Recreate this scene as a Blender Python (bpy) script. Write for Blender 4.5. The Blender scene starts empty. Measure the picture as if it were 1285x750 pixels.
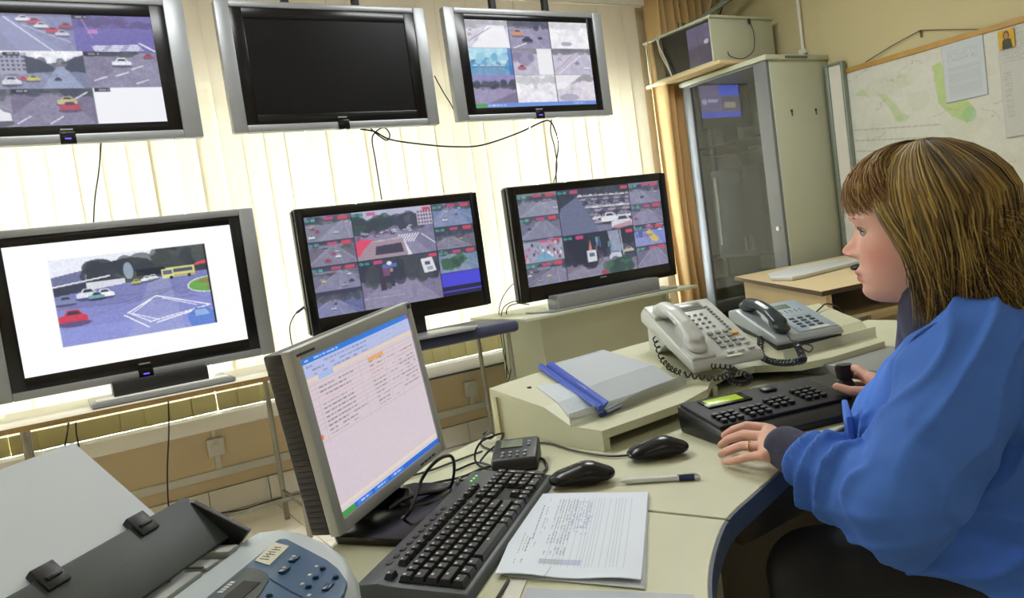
import bpy, bmesh, math, random
import numpy as np
from mathutils import Vector, Matrix, noise
R = math.radians
PI = math.pi
random.seed(5)
D = bpy.data
COL = bpy.context.scene.collection
sc = bpy.context.scene

# ------------------------------------------------------------------ camera, world, lights, exposure
CAMZ = 1.16
RIGHT = Vector((0.8418, -0.5215, -0.1372)); UPV = Vector((0.1538, -0.0115, 0.9880)); FWD = Vector((0.5165, 0.8532, -0.0714))
FWD.normalize(); RIGHT = (RIGHT - FWD * RIGHT.dot(FWD)).normalized(); UPV = RIGHT.cross(FWD)
FPX = 983.05
cam = D.cameras.new('camera'); cam_o = D.objects.new('camera', cam); COL.objects.link(cam_o)
cam.sensor_width = 36.0; cam.lens = FPX / 1285 * 36.0; cam.clip_start = 0.02
cam_o.matrix_world = Matrix(((RIGHT.x, UPV.x, -FWD.x, 0), (RIGHT.y, UPV.y, -FWD.y, 0), (RIGHT.z, UPV.z, -FWD.z, CAMZ), (0, 0, 0, 1)))
sc.camera = cam_o
sc.view_settings.view_transform = 'Standard'; sc.view_settings.look = 'None'
sc.view_settings.gamma = 1.0; sc.view_settings.use_curve_mapping = False
EXPOSURE = 0.0
sc.view_settings.exposure = EXPOSURE
sc.cycles.use_denoising = True
sc.cycles.max_bounces = 8; sc.cycles.transparent_max_bounces = 12
sc.cycles.sample_clamp_indirect = 6.0
w = D.worlds.new('overcast_sky'); sc.world = w; w.use_nodes = True
nt = w.node_tree; bg = nt.nodes['Background']
bg.inputs[0].default_value = (0.93, 0.97, 1.0, 1); bg.inputs[1].default_value = 46.0     # bright overcast daylight
LAMP_W = 16.0      # each fluorescent ceiling lamp

def ray(px, py):
    return RIGHT * ((px - 642.5) / FPX) - UPV * ((py - 375) / FPX) + FWD
def atZ(px, py, z): d = ray(px, py); s = (z - CAMZ) / d.z; return Vector((d.x * s, d.y * s, z))
def atY(px, py, Y): d = ray(px, py); s = Y / d.y; return Vector((d.x * s, Y, CAMZ + d.z * s))
def atX(px, py, X): d = ray(px, py); s = X / d.x; return Vector((X, d.y * s, CAMZ + d.z * s))
def atD(px, py, dep): d = ray(px, py) * dep; return Vector((d.x, d.y, d.z + CAMZ))

# ------------------------------------------------------------------ materials
def lin(c):
    if isinstance(c, str): c = tuple(int(c[i:i + 2], 16) / 255 for i in (0, 2, 4))
    return tuple((x / 12.92 if x <= 0.04045 else ((x + 0.055) / 1.055) ** 2.4) for x in c[:3]) + (1.0,)
MATS = {}
def mat(name, col, rough=0.5, metal=0.0, spec=0.5, vary=0.0, vscale=8.0, bump=0.0, bscale=60.0, coat=0.0, emit=None, es=1.0, trans=0.0, attr=None, sheen=0.0, sss=0.0, stretch=None):
    m = D.materials.new(name); m.use_nodes = True; n = m.node_tree.nodes; l = m.node_tree.links
    b = n['Principled BSDF']
    b.inputs['Base Color'].default_value = lin(col); b.inputs['Roughness'].default_value = rough
    b.inputs['Metallic'].default_value = metal; b.inputs['Specular IOR Level'].default_value = spec
    b.inputs['Coat Weight'].default_value = coat; b.inputs['Sheen Weight'].default_value = sheen
    if trans: b.inputs['Transmission Weight'].default_value = trans
    if sss:
        b.inputs['Subsurface Weight'].default_value = sss; b.inputs['Subsurface Radius'].default_value = (0.012, 0.004, 0.002); b.inputs['Subsurface Scale'].default_value = 1.0
    tc = n.new('ShaderNodeTexCoord')
    src = tc.outputs['Object']
    if stretch:
        mp = n.new('ShaderNodeMapping'); mp.inputs['Scale'].default_value = stretch; l.new(src, mp.inputs[0]); src = mp.outputs[0]
    base = None
    if attr:
        a = n.new('ShaderNodeVertexColor'); a.layer_name = attr; base = a.outputs[0]
        l.new(base, b.inputs['Base Color'])
    if vary:
        t = n.new('ShaderNodeTexNoise'); t.inputs['Scale'].default_value = vscale; t.inputs['Detail'].default_value = 6; l.new(src, t.inputs['Vector'])
        r = n.new('ShaderNodeMapRange'); r.inputs['From Min'].default_value = 0.25; r.inputs['From Max'].default_value = 0.75
        r.inputs['To Min'].default_value = 1 - vary; r.inputs['To Max'].default_value = 1 + vary
        l.new(t.outputs[0], r.inputs[0])
        mx = n.new('ShaderNodeVectorMath'); mx.operation = 'SCALE'
        if base: l.new(base, mx.inputs[0])
        else: mx.inputs[0].default_value = lin(col)[:3]
        l.new(r.outputs[0], mx.inputs['Scale']); l.new(mx.outputs[0], b.inputs['Base Color'])
    if bump:
        t = n.new('ShaderNodeTexNoise'); t.inputs['Scale'].default_value = bscale; t.inputs['Detail'].default_value = 4; l.new(src, t.inputs['Vector'])
        bp = n.new('ShaderNodeBump'); bp.inputs['Strength'].default_value = bump; bp.inputs['Distance'].default_value = 0.004
        l.new(t.outputs[0], bp.inputs['Height']); l.new(bp.outputs[0], b.inputs['Normal'])
    if emit is not None:
        if emit == 'attr': l.new(base, b.inputs['Emission Color']); b.inputs['Base Color'].default_value = (0, 0, 0, 1); [l.remove(k) for k in list(b.inputs['Base Color'].links)]
        else: b.inputs['Emission Color'].default_value = lin(emit)
        b.inputs['Emission Strength'].default_value = es
    MATS[name] = m
    return m
def translucent(name, col, f, rough=0.8, stripes=None):
    m = D.materials.new(name); m.use_nodes = True; n = m.node_tree.nodes; l = m.node_tree.links
    out = n['Material Output']; n.remove(n['Principled BSDF'])
    d = n.new('ShaderNodeBsdfDiffuse'); t = n.new('ShaderNodeBsdfTranslucent'); mx = n.new('ShaderNodeMixShader')
    d.inputs[0].default_value = lin(col); t.inputs[0].default_value = lin(col); mx.inputs[0].default_value = f
    tc = n.new('ShaderNodeTexCoord'); ns = n.new('ShaderNodeTexNoise'); ns.inputs['Scale'].default_value = 220
    l.new(tc.outputs['Object'], ns.inputs['Vector'])
    bp = n.new('ShaderNodeBump'); bp.inputs['Strength'].default_value = 0.15; bp.inputs['Distance'].default_value = 0.001
    l.new(ns.outputs[0], bp.inputs['Height']); l.new(bp.outputs[0], d.inputs['Normal'])
    l.new(d.outputs[0], mx.inputs[1]); l.new(t.outputs[0], mx.inputs[2]); l.new(mx.outputs[0], out.inputs[0])
    MATS[name] = m; return m
def thin_glass(name, tint, refl, gain=.5):
    m = D.materials.new(name); m.use_nodes = True; n = m.node_tree.nodes; l = m.node_tree.links
    out = n['Material Output']; n.remove(n['Principled BSDF'])
    t = n.new('ShaderNodeBsdfTransparent'); g = n.new('ShaderNodeBsdfGlossy'); mx = n.new('ShaderNodeMixShader')
    t.inputs[0].default_value = lin(tint); g.inputs['Roughness'].default_value = 0.02
    lw = n.new('ShaderNodeLayerWeight'); lw.inputs[0].default_value = 0.3
    mr = n.new('ShaderNodeMapRange'); mr.inputs['To Min'].default_value = refl; mr.inputs['To Max'].default_value = min(1, refl + gain)
    l.new(lw.outputs['Fresnel'], mr.inputs[0]); l.new(mr.outputs[0], mx.inputs[0])
    l.new(t.outputs[0], mx.inputs[1]); l.new(g.outputs[0], mx.inputs[2]); l.new(mx.outputs[0], out.inputs[0])
    MATS[name] = m; return m

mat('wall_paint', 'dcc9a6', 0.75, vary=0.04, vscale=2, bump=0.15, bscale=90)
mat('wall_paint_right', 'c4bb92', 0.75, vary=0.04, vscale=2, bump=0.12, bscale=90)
mat('ceiling_paint', 'e4e2d8', 0.8, vary=0.02)
mat('tile', 'f0ebdf', 0.22, vary=0.05, vscale=5, bump=0.02, bscale=30)
mat('grout', '8f8674', 0.8, vary=0.1)
mat('white_plastic', 'dcdad0', 0.4, vary=0.03)
mat('white_paint', 'e6e2d6', 0.45, vary=0.03, vscale=12)
mat('silver_plastic', '8b8e90', 0.38, metal=0.35, vary=0.02, vscale=40)
mat('silver_light', 'b2b6b6', 0.38, metal=0.2)
mat('black_gloss', '08080a', 0.24, spec=0.35)
mat('black_screen', '050507', 0.38, spec=0.2)
mat('black_plastic', '151618', 0.42, bump=0.06, bscale=400)
mat('black_soft', '0c0d0f', 0.6, bump=0.05, bscale=300)
mat('key_black', '17191b', 0.38)
mat('dark_grey', '3a3d40', 0.5, bump=0.05, bscale=300)
mat('kb_grey', '4b5253', 0.42, bump=0.04, bscale=400)
mat('key_print', 'c8c8c4', 0.5)
mat('chrome', 'c4c6c8', 0.22, metal=1.0)
mat('leg_metal', '8d8b80', 0.38, metal=0.6, vary=0.12, vscale=30)
mat('desk_laminate', 'c9caac', 0.42, vary=0.025, vscale=14, bump=0.02, bscale=200)
mat('desk_side', 'b9b48a', 0.5, vary=0.03, vscale=10)
mat('shaded_panel', '4a4431', 0.6)  # desk panels darkened, the under-desk shade is put into the colour
mat('edge_blue', '3c4a5e', 0.5)
mat('laminate_white', 'd9d4c4', 0.4, vary=0.03)
mat('chipboard', '7d6435', 0.75, vary=0.25, vscale=150, bump=0.3, bscale=300)
mat('cream_wood', 'd2bd93', 0.5, vary=0.04, vscale=6, stretch=(1, 1, 6))
mat('desk_top_beige', 'cdb98e', 0.45, vary=0.04, vscale=6)
mat('dark_edge', '4a3a2c', 0.5)
mat('cabinet_cream', 'b8bca6', 0.45, vary=0.02)
mat('cabinet_grey', '797c80', 0.4, metal=0.2)
mat('cabinet_inner', '9a9c96', 0.6)
mat('navy_cloth', '252b4a', 0.85, bump=0.3, bscale=500, sheen=0.3)
mat('acrylic_edge', 'aeb29e', 0.3)
mat('cable_black', '141414', 0.5)
mat('cable_white', 'cfcab8', 0.5)
mat('cable_brown', '5a4330', 0.5)
mat('phone_white', 'c9cdc8', 0.32, vary=0.015)
mat('phone_key', '8e938f', 0.45)
mat('phone_key_orange', 'e0a13c', 0.45)
mat('phone_silver', 'a9b0b4', 0.35, metal=0.15)
mat('phone_face_blue', '9fb2c0', 0.35)
mat('handset_dark', '25323a', 0.28, coat=0.2)
mat('lcd_grey', '7f8a78', 0.25)
mat('lcd_green', '3f4a0a', 0.3, emit='b4d414', es=0.62)
mat('printer_silver', 'c4ced2', 0.34, vary=0.02)
mat('printer_blue', '2c5478', 0.4, vary=0.02)
mat('printer_dark', '3d4543', 0.5, bump=0.08, bscale=350)
mat('printer_grey', '8f948f', 0.5)
mat('button_blue', '21405f', 0.3)
mat('label_paper', 'd6d3bb', 0.6)
mat('paper', 'e6f0fa', 0.75, vary=0.01)
mat('paper_print', 'ffffff', 0.75, attr='Col')
mat('screen_on', '000000', 0.25, attr='Col', emit='attr', es=1.0)
mat('folder_blue', '2f4fb4', 0.35)
mat('folder_clear', 'b9c0c8', 0.25)
mat('pen_white', 'd8dde0', 0.3)
mat('pen_blue', '1d2a5c', 0.3)
mat('board_wood', 'b08a48', 0.5, vary=0.1, vscale=20)
mat('corkboard', 'a8a58c', 0.8)
mat('alu', '8b9488', 0.4, metal=0.5)
mat('led_blue', '101040', 0.4, emit='5a4dff', es=2.0)
mat('led_green', '104010', 0.4, emit='8dff7a', es=1.2)
mat('skin', 'c99a86', 0.48, attr='Col', sss=0.15, bump=0.05, bscale=500)
mat('eye_white', 'c9c6c2', 0.2, attr='Col')
mat('hair', '6a4a22', 0.42, attr='Col', spec=0.4)
mat('shirt_blue', '3f70ca', 0.82, vary=0.04, vscale=25, bump=0.25, bscale=900)
mat('shirt_seam', '2d529c', 0.8)
mat('navy_knit', '191a3c', 0.85, bump=0.4, bscale=700, sheen=0.2)
mat('trousers', '0d0e12', 0.85, bump=0.2, bscale=500)
mat('chair_fabric', '101114', 0.9, bump=0.3, bscale=600)
mat('gold', 'd8c9a0', 0.2, metal=1.0)
mat('lamp_tube', 'ffffff', 0.5, emit='fff6e4', es=4.0)
mat('book_dark', '34352c', 0.7)
translucent('blind_fabric', 'f6f1e4', 0.5)
mat('blind_hem', 'a89e6c', 0.8)
translucent('curtain_fabric', 'e6c892', 0.3)
thin_glass('window_glass', 'f4f8f8', 0.04)
thin_glass('door_glass', 'dcdfe0', 0.05, .10)
_m = mat('acrylic', 'c6c9bd', 0.25); _m.node_tree.nodes['Principled BSDF'].inputs['Alpha'].default_value = .5

# ------------------------------------------------------------------ mesh helpers
WM = {}
def tag(o, label=None, cat=None, group=None, kind=None):
    if label: o['label'] = label
    if cat: o['category'] = cat
    if group: o['group'] = group
    if kind: o['kind'] = kind
    return o
def empty(name, loc, label, cat, group=None, rot=None):
    o = D.objects.new(name, None); COL.objects.link(o); o.empty_display_size = 0.05
    M = Matrix.Translation(Vector(loc))
    if rot is not None: M = M @ (rot if isinstance(rot, Matrix) else Matrix.Rotation(rot, 4, 'Z'))
    o.matrix_world = M; WM[o.name] = M
    return tag(o, label, cat, group)
def wm(o):
    return WM.get(o.name, Matrix.Identity(4)) if o else Matrix.Identity(4)
class MB:
    def __init__(s): s.bm = bmesh.new(); s.mi = 0
    def _add(s, b2, M=None):
        if M is not None: bmesh.ops.transform(b2, matrix=M, verts=b2.verts)
        me = D.meshes.new('tmp'); b2.to_mesh(me); b2.free()
        n0 = len(s.bm.faces)
        s.bm.from_mesh(me); D.meshes.remove(me)
        if s.mi:
            s.bm.faces.ensure_lookup_table()
            for f in s.bm.faces[n0:]: f.material_index = s.mi
        return s
    def box(s, x0, x1, y0, y1, z0, z1, bev=0.0, seg=2, M=None):
        b = bmesh.new(); bmesh.ops.create_cube(b, size=1)
        for v in b.verts: v.co = Vector(((x0 + x1) / 2 + v.co.x * (x1 - x0), (y0 + y1) / 2 + v.co.y * (y1 - y0), (z0 + z1) / 2 + v.co.z * (z1 - z0)))
        if bev: bmesh.ops.bevel(b, geom=list(b.edges), offset=bev, segments=seg, profile=0.5, affect='EDGES')
        return s._add(b, M)
    def prism(s, pts, z0, z1, M=None, bev=0.0, axis='z', seg=2):
        b = bmesh.new()
        def mk(p, h):
            if axis == 'z': return (p[0], p[1], h)
            if axis == 'x': return (h, p[0], p[1])
            return (p[0], h, p[1])
        lo = [b.verts.new(mk(p, z0)) for p in pts]; hi = [b.verts.new(mk(p, z1)) for p in pts]
        b.faces.new(lo); b.faces.new(hi)
        for i in range(len(pts)):
            j = (i + 1) % len(pts); b.faces.new((lo[i], lo[j], hi[j], hi[i]))
        bmesh.ops.recalc_face_normals(b, faces=b.faces)
        if bev: bmesh.ops.bevel(b, geom=list(b.edges), offset=bev, segments=seg, profile=0.5, affect='EDGES')
        return s._add(b, M)
    def cyl(s, p, q, r, r2=None, n=16, M=None, bev=0):
        p = Vector(p); q = Vector(q); b = bmesh.new()
        bmesh.ops.create_cone(b, cap_ends=True, segments=n, radius1=r, radius2=r if r2 is None else r2, depth=(q - p).length)
        if bev: bmesh.ops.bevel(b, geom=[e for e in b.edges if len(e.link_faces) == 2 and max(len(f.verts) for f in e.link_faces) > 4], offset=bev, segments=2, affect='EDGES')
        T = Matrix.Translation((p + q) / 2) @ (q - p).to_track_quat('Z', 'Y').to_matrix().to_4x4()
        bmesh.ops.transform(b, matrix=T, verts=b.verts)
        return s._add(b, M)
    def ell(s, c, r, M=None, u=20, v=12):
        b = bmesh.new(); bmesh.ops.create_uvsphere(b, u_segments=u, v_segments=v, radius=1)
        for q in b.verts: q.co = Vector((c[0] + q.co.x * r[0], c[1] + q.co.y * r[1], c[2] + q.co.z * r[2]))
        return s._add(b, M)
    def tube(s, pts, r, n=6, sm=4, M=None, flat=1.0):
        pts = [Vector(p) for p in pts]
        if sm > 1 and len(pts) > 2:
            o = []
            P = [pts[0] * 2 - pts[1]] + pts + [pts[-1] * 2 - pts[-2]]
            for i in range(1, len(P) - 2):
                for k in range(sm):
                    t = k / sm; a, b_, c, d = P[i - 1], P[i], P[i + 1], P[i + 2]
                    o.append(0.5 * ((2 * b_) + (c - a) * t + (2 * a - 5 * b_ + 4 * c - d) * t * t + (3 * b_ - a - 3 * c + d) * t ** 3))
            o.append(pts[-1]); pts = o
        b = bmesh.new(); prev = None; N = None
        for i, p in enumerate(pts):
            t = (pts[min(i + 1, len(pts) - 1)] - pts[max(i - 1, 0)])
            if t.length < 1e-9: continue
            t.normalize()
            if N is None: N = t.orthogonal().normalized()
            N = (N - t * N.dot(t))
            if N.length < 1e-6: N = t.orthogonal()
            N.normalize(); B = t.cross(N)
            rr = r[i * (len(r) - 1) // max(1, len(pts) - 1)] if isinstance(r, (list, tuple)) else r
            ring = [b.verts.new(p + (N * math.cos(2 * PI * k / n) + B * math.sin(2 * PI * k / n) * flat) * rr) for k in range(n)]
            if prev:
                for k in range(n): b.faces.new((prev[k], prev[(k + 1) % n], ring[(k + 1) % n], ring[k]))
            else: b.faces.new(ring[::-1])
            prev = ring
        b.faces.new(prev)
        return s._add(b, M)
    def frame(s, x0, x1, z0, z1, ix0, ix1, iz0, iz1, y0, y1, bev=0.0):
        s.box(x0, ix0, y0, y1, z0, z1, bev); s.box(ix1, x1, y0, y1, z0, z1, bev)
        s.box(ix0 - .001, ix1 + .001, y0, y1, iz1, z1, bev); s.box(ix0 - .001, ix1 + .001, y0, y1, z0, iz0, bev)
        return s
    def build(s, name, mats, parent=None, world=True, smooth=True, loc=None, ang=40):
        me = D.meshes.new(name)
        if world and parent is not None: s.bm.transform(wm(parent).inverted())
        bmesh.ops.recalc_face_normals(s.bm, faces=s.bm.faces) if False else None
        s.bm.to_mesh(me); s.bm.free()
        for m in (mats if isinstance(mats, (list, tuple)) else [mats]): me.materials.append(MATS[m])
        if smooth: me.shade_smooth(); 
        o = D.objects.new(name, me); COL.objects.link(o)
        if smooth:
            try: me.set_sharp_from_angle(angle=R(ang))
            except Exception: pass
        if parent is not None: o.parent = parent; WM[o.name] = wm(parent)
        return o
def part(name, m, parent, f, **k):
    b = MB(); f(b); return b.build(name, m, parent, **k)
def root_at_origin(o, p):
    """move a top-level mesh's origin to p, keeping its world shape"""
    p = Vector(p); o.data.transform(Matrix.Translation(-p)); o.location = p; WM[o.name] = Matrix.Translation(p); return o
def single(name, m, p, label, cat, f, group=None, kind=None, **k):
    b = MB(); f(b); o = b.build(name, m, None, **k); root_at_origin(o, p); return tag(o, label, cat, group, kind)
def blob(prims, voxel, smooth=6, name='body', fac=0.5):
    bm = bmesh.new()
    def sph(b, c, r, rot=None):
        g = bmesh.ops.create_icosphere(b, subdivisions=3, radius=1.0)['verts']
        rr = r if hasattr(r, '__len__') else (r, r, r)
        for v in g:
            q = Vector((v.co.x * rr[0], v.co.y * rr[1], v.co.z * rr[2]))
            if rot is not None: q = rot @ q
            v.co = q + Vector(c)
        return g
    for pr in prims:
        b = bmesh.new()
        if pr[0] == 'cap':
            sph(b, pr[1], pr[2], pr[5] if len(pr) > 5 else None); sph(b, pr[3], pr[4], pr[5] if len(pr) > 5 else None)
            h = bmesh.ops.convex_hull(b, input=b.verts)
            bmesh.ops.delete(b, geom=list({g for g in h['geom_interior'] + h['geom_unused'] if isinstance(g, bmesh.types.BMVert)}), context='VERTS')
        elif pr[0] == 'hull':
            for c, r in pr[1]: sph(b, c, r, pr[2] if len(pr) > 2 else None)
            h = bmesh.ops.convex_hull(b, input=b.verts)
            bmesh.ops.delete(b, geom=list({g for g in h['geom_interior'] + h['geom_unused'] if isinstance(g, bmesh.types.BMVert)}), context='VERTS')
        elif pr[0] == 'mesh':
            vv = [b.verts.new(p) for p in pr[1]]
            for f_ in pr[2]: b.faces.new([vv[i_] for i_ in f_])
        else: sph(b, pr[1], pr[2], pr[3] if len(pr) > 3 else None)
        me = D.meshes.new('t'); b.to_mesh(me); b.free(); bm.from_mesh(me); D.meshes.remove(me)
    me = D.meshes.new('t'); bm.to_mesh(me); bm.free()
    o = D.objects.new('t', me); COL.objects.link(o)
    m = o.modifiers.new('r', 'REMESH'); m.mode = 'VOXEL'; m.voxel_size = voxel
    if smooth: s = o.modifiers.new('s', 'SMOOTH'); s.iterations = smooth; s.factor = fac
    dg = bpy.context.evaluated_depsgraph_get(); dg.update()
    out = D.meshes.new_from_object(o.evaluated_get(dg)); D.objects.remove(o)
    out.name = name; out.shade_smooth()
    return out
def meshobj(name, me, mats, parent=None, world=True):
    if parent is not None and world: me.transform(wm(parent).inverted())
    me.materials.clear()
    for m in (mats if isinstance(mats, (list, tuple)) else [mats]): me.materials.append(MATS[m])
    o = D.objects.new(name, me); COL.objects.link(o)
    if parent is not None: o.parent = parent; WM[o.name] = wm(parent)
    return o
def copy_part(o, parent, M):
    c = o.copy(); COL.objects.link(c); c.parent = parent; c.matrix_local = M; WM[c.name] = wm(parent) @ M; return c

# ------------------------------------------------------------------ picture painter for flat printed / shown images
FONT = {'C': '7 4 4 4 7', 'h': '4 4 7 5 5', ':': '0 2 0 2 0', '0': '7 5 5 5 7', '1': '2 6 2 2 7', '2': '7 1 7 4 7', '3': '7 1 7 1 7', '4': '5 5 7 1 1', '5': '7 4 7 1 7',
        '6': '7 4 7 5 7', '7': '7 1 1 2 2', '8': '7 5 7 5 7', '9': '7 5 7 1 7', 'R': '6 5 6 5 5', 'E': '7 4 6 4 7', '-': '0 0 7 0 0', '.': '0 0 0 0 2'}
class Cv:
    def __init__(s, w, h, col='ffffff'):
        s.w, s.h = w, h; s.a = np.zeros((h, w, 3)); s.a[:] = lin(col)[:3]; s.view = (0, 0, w, h)
        s.Y, s.X = np.mgrid[0:h, 0:w].astype(float) + 0.5; s.rng = np.random.RandomState(3)
    def sub(s, x0, y0, x1, y1): s.view = (x0 * s.w, y0 * s.h, x1 * s.w, y1 * s.h); return s
    def full(s): s.view = (0, 0, s.w, s.h); return s
    def uv(s):
        v = s.view; return (s.X - v[0]) / (v[2] - v[0]), (s.Y - v[1]) / (v[3] - v[1])
    def clip(s):
        u, v = s.uv(); return (u >= 0) & (u < 1) & (v >= 0) & (v < 1)
    def put(s, m, col, al=1.0):
        m = m & s.clip(); s.a[m] = s.a[m] * (1 - al) + np.array(lin(col)[:3]) * al
    def rect(s, x0, y0, x1, y1, col, al=1.0):
        u, v = s.uv(); s.put((u >= x0) & (u < x1) & (v >= y0) & (v < y1), col, al); return s
    def ell(s, cx, cy, rx, ry, col, al=1.0):
        u, v = s.uv(); s.put(((u - cx) / rx) ** 2 + ((v - cy) / ry) ** 2 < 1, col, al); return s
    def poly(s, P, col, al=1.0):
        u, v = s.uv(); m = np.zeros(u.shape, bool)
        for i in range(len(P)):
            (x0, y0), (x1, y1) = P[i], P[i - 1]
            if y0 == y1: continue
            c = ((y0 > v) != (y1 > v)) & (u < (x1 - x0) * (v - y0) / (y1 - y0) + x0); m ^= c
        s.put(m, col, al); return s
    def line(s, x0, y0, x1, y1, wd, col, al=1.0):
        v = s.view; W, H = v[2] - v[0], v[3] - v[1]
        ax, ay, bx, by = v[0] + x0 * W, v[1] + y0 * H, v[0] + x1 * W, v[1] + y1 * H
        L = max(1e-6, (bx - ax) ** 2 + (by - ay) ** 2); t = np.clip(((s.X - ax) * (bx - ax) + (s.Y - ay) * (by - ay)) / L, 0, 1)
        d = np.hypot(s.X - ax - t * (bx - ax), s.Y - ay - t * (by - ay)); s.put(d < wd / 2 + 0.01, col, al); return s
    def grain(s, amt, cell=2, col=None):
        gh, gw = s.h // cell + 3, s.w // cell + 3; g = s.rng.rand(gh, gw)
        y = s.Y / cell; x = s.X / cell; iy = y.astype(int); ix = x.astype(int); fy = y - iy; fx = x - ix
        n = (g[iy, ix] * (1 - fx) + g[iy, ix + 1] * fx) * (1 - fy) + (g[iy + 1, ix] * (1 - fx) + g[iy + 1, ix + 1] * fx) * fy
        m = s.clip(); s.a[m] *= (1 + amt * (n[m] * 2 - 1))[:, None]; return s
    def trees(s, x0, x1, y0, y1, cols=('36404c', '414c4c', '505a58')):
        for i in range(30):
            c = cols[s.rng.randint(len(cols))]; s.ell(x0 + (x1 - x0) * s.rng.rand(), y0 + (y1 - y0) * (0.25 + 0.75 * s.rng.rand()), 0.05 + 0.05 * s.rng.rand(), (y1 - y0) * (0.3 + .2 * s.rng.rand()), c, 0.8)
        return s
    def car(s, cx, cy, sz, col, asp=1.9):
        v = s.view; k = (v[2] - v[0]) / (v[3] - v[1]); h = sz / asp * k
        s.ell(cx, cy + h * .5, sz * .55, h * .22, '1a1a22', 0.6)
        s.poly([(cx - sz * .5, cy + h * .4), (cx - sz * .5, cy), (cx - sz * .3, cy - h * .08), (cx - sz * .18, cy - h * .42), (cx + sz * .2, cy - h * .42), (cx + sz * .35, cy - h * .05), (cx + sz * .5, cy + h * .05), (cx + sz * .5, cy + h * .4)], col)
        s.poly([(cx - sz * .22, cy - h * .08), (cx - sz * .14, cy - h * .34), (cx + sz * .17, cy - h * .34), (cx + sz * .28, cy - h * .08)], '3a4252')
        return s
    def text(s, x, y, t, col, bgc=None, px=1):
        v = s.view; X0 = int(v[0] + x * (v[2] - v[0])); Y0 = int(v[1] + y * (v[3] - v[1]))
        if bgc: s.a[max(0, Y0 - 1):Y0 + 5 * px + 1, max(0, X0 - 1):X0 + 4 * px * len(t) + 1] = lin(bgc)[:3]
        for ch in t:
            for r, row in enumerate(FONT.get(ch, '0 0 0 0 0').split()):
                for c in range(3):
                    if int(row) >> (2 - c) & 1: s.a[Y0 + r * px:Y0 + (r + 1) * px, X0 + c * px:X0 + (c + 1) * px] = lin(col)[:3]
            X0 += 4 * px
        return s
    def words(s, x0, x1, y, h, col, al=0.8, dens=0.8):
        x = x0
        while x < x1:
            wd = 0.012 + 0.03 * s.rng.rand(); 
            if s.rng.rand() < dens: s.rect(x, y, min(x + wd, x1), y + h, col, al * (0.6 + .4 * s.rng.rand()))
            x += wd + 0.008
        return s
def street(c, v, seed, road='7d7a92', sky='dfe4ee', hor=0.3, tree=True, cars=8, bright=0.0, lanes=3, far='6c7086'):
    c.sub(*v); c.rng = np.random.RandomState(seed)
    c.rect(0, 0, 1, 1, sky); c.rect(0, hor, 1, 1, road)
    c.poly([(0, hor), (1, hor), (1, hor - .12), (.7, hor - .05), (.4, hor - .15), (0, hor - .06)], far)
    if tree: c.trees(0, 1, hor - .22, hor + .04)
    vp = .15 + .7 * c.rng.rand(); c.poly([(vp - .1, hor), (vp + .12, hor), (vp + .5, 1), (vp - .7, 1)], 'a4a4c0', .35)
    for k in range(int(5 * (lanes > 0))): c.rect(c.rng.rand(), hor - .1 * c.rng.rand(), c.rng.rand(), hor + .03, ['9a94a8', '5c5c6c', 'b4b0bc'][k % 3], .4)
    for i in range(lanes):
        x = (i + .2 + .6 * c.rng.rand()) / lanes; c.line(vp + (x - .5) * .12, hor, vp + (x - .5) * 2.2, 1.05, 1.0, 'd8d8e4', 0.35)
    pal = ['e6e8ee', 'b83040', '9aa2b4', '2c3242', 'd9c24a', 'c8ccd8', '5a6c94']
    for i in range(cars):
        y = hor + .06 + (1 - hor - .15) * (i / cars) ** 1.4; c.car(.06 + .88 * c.rng.rand(), y, .06 + .16 * (y - hor), pal[c.rng.randint(len(pal))])
    if bright: c.rect(0, 0, 1, 1, 'ffffff', bright)
    c.grain(0.12, 2); c.grain(0.12, 7)
    return c
def soften(c, haze='7c7ab0', k=.10, n=1):
    for _ in range(n):
        p = np.pad(c.a, ((1, 1), (1, 1), (0, 0)), 'edge'); c.a = (p[1:-1, 1:-1] * 4 + p[:-2, 1:-1] + p[2:, 1:-1] + p[1:-1, :-2] + p[1:-1, 2:]) / 8
    g = c.a.mean(-1, keepdims=True); c.a = (c.a * .85 + g * .15) * (1 - k) + np.array(lin(haze)[:3]) * k
def panel(name, cv, p00, ux, vy, m, parent=None, bend=None, top=True, world=True):
    """flat picture as a grid mesh; p00 = upper-left corner, ux = vector to the right edge, vy = vector to the bottom edge"""
    W, H = cv.w, cv.h
    us = np.linspace(0, 1, W + 1); vs = np.linspace(0, 1, H + 1)
    U, V = np.meshgrid(us, vs)
    P = np.array(p00)[None, None] + U[..., None] * np.array(ux) + V[..., None] * np.array(vy)
    if bend is not None: P = P + bend(U, V)
    co = P.reshape(-1, 3)
    i = np.arange(H)[:, None] * (W + 1) + np.arange(W)[None]
    q = np.stack([i, i + W + 1, i + W + 2, i + 1], -1).reshape(-1, 4)
    me = D.meshes.new(name); me.from_pydata(co.tolist(), [], q.tolist())
    ca = me.color_attributes.new('Col', 'FLOAT_COLOR', 'CORNER')
    cc = np.ones((W * H, 4, 4)); cc[..., :3] = cv.a.reshape(-1, 3)[:, None]
    ca.data.foreach_set('color', cc.ravel()); me.materials.append(MATS[m])
    if parent is not None and world: me.transform(wm(parent).inverted())
    me.shade_smooth()
    o = D.objects.new(name, me); COL.objects.link(o)
    if parent is not None: o.parent = parent; WM[o.name] = wm(parent)
    return o

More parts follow.
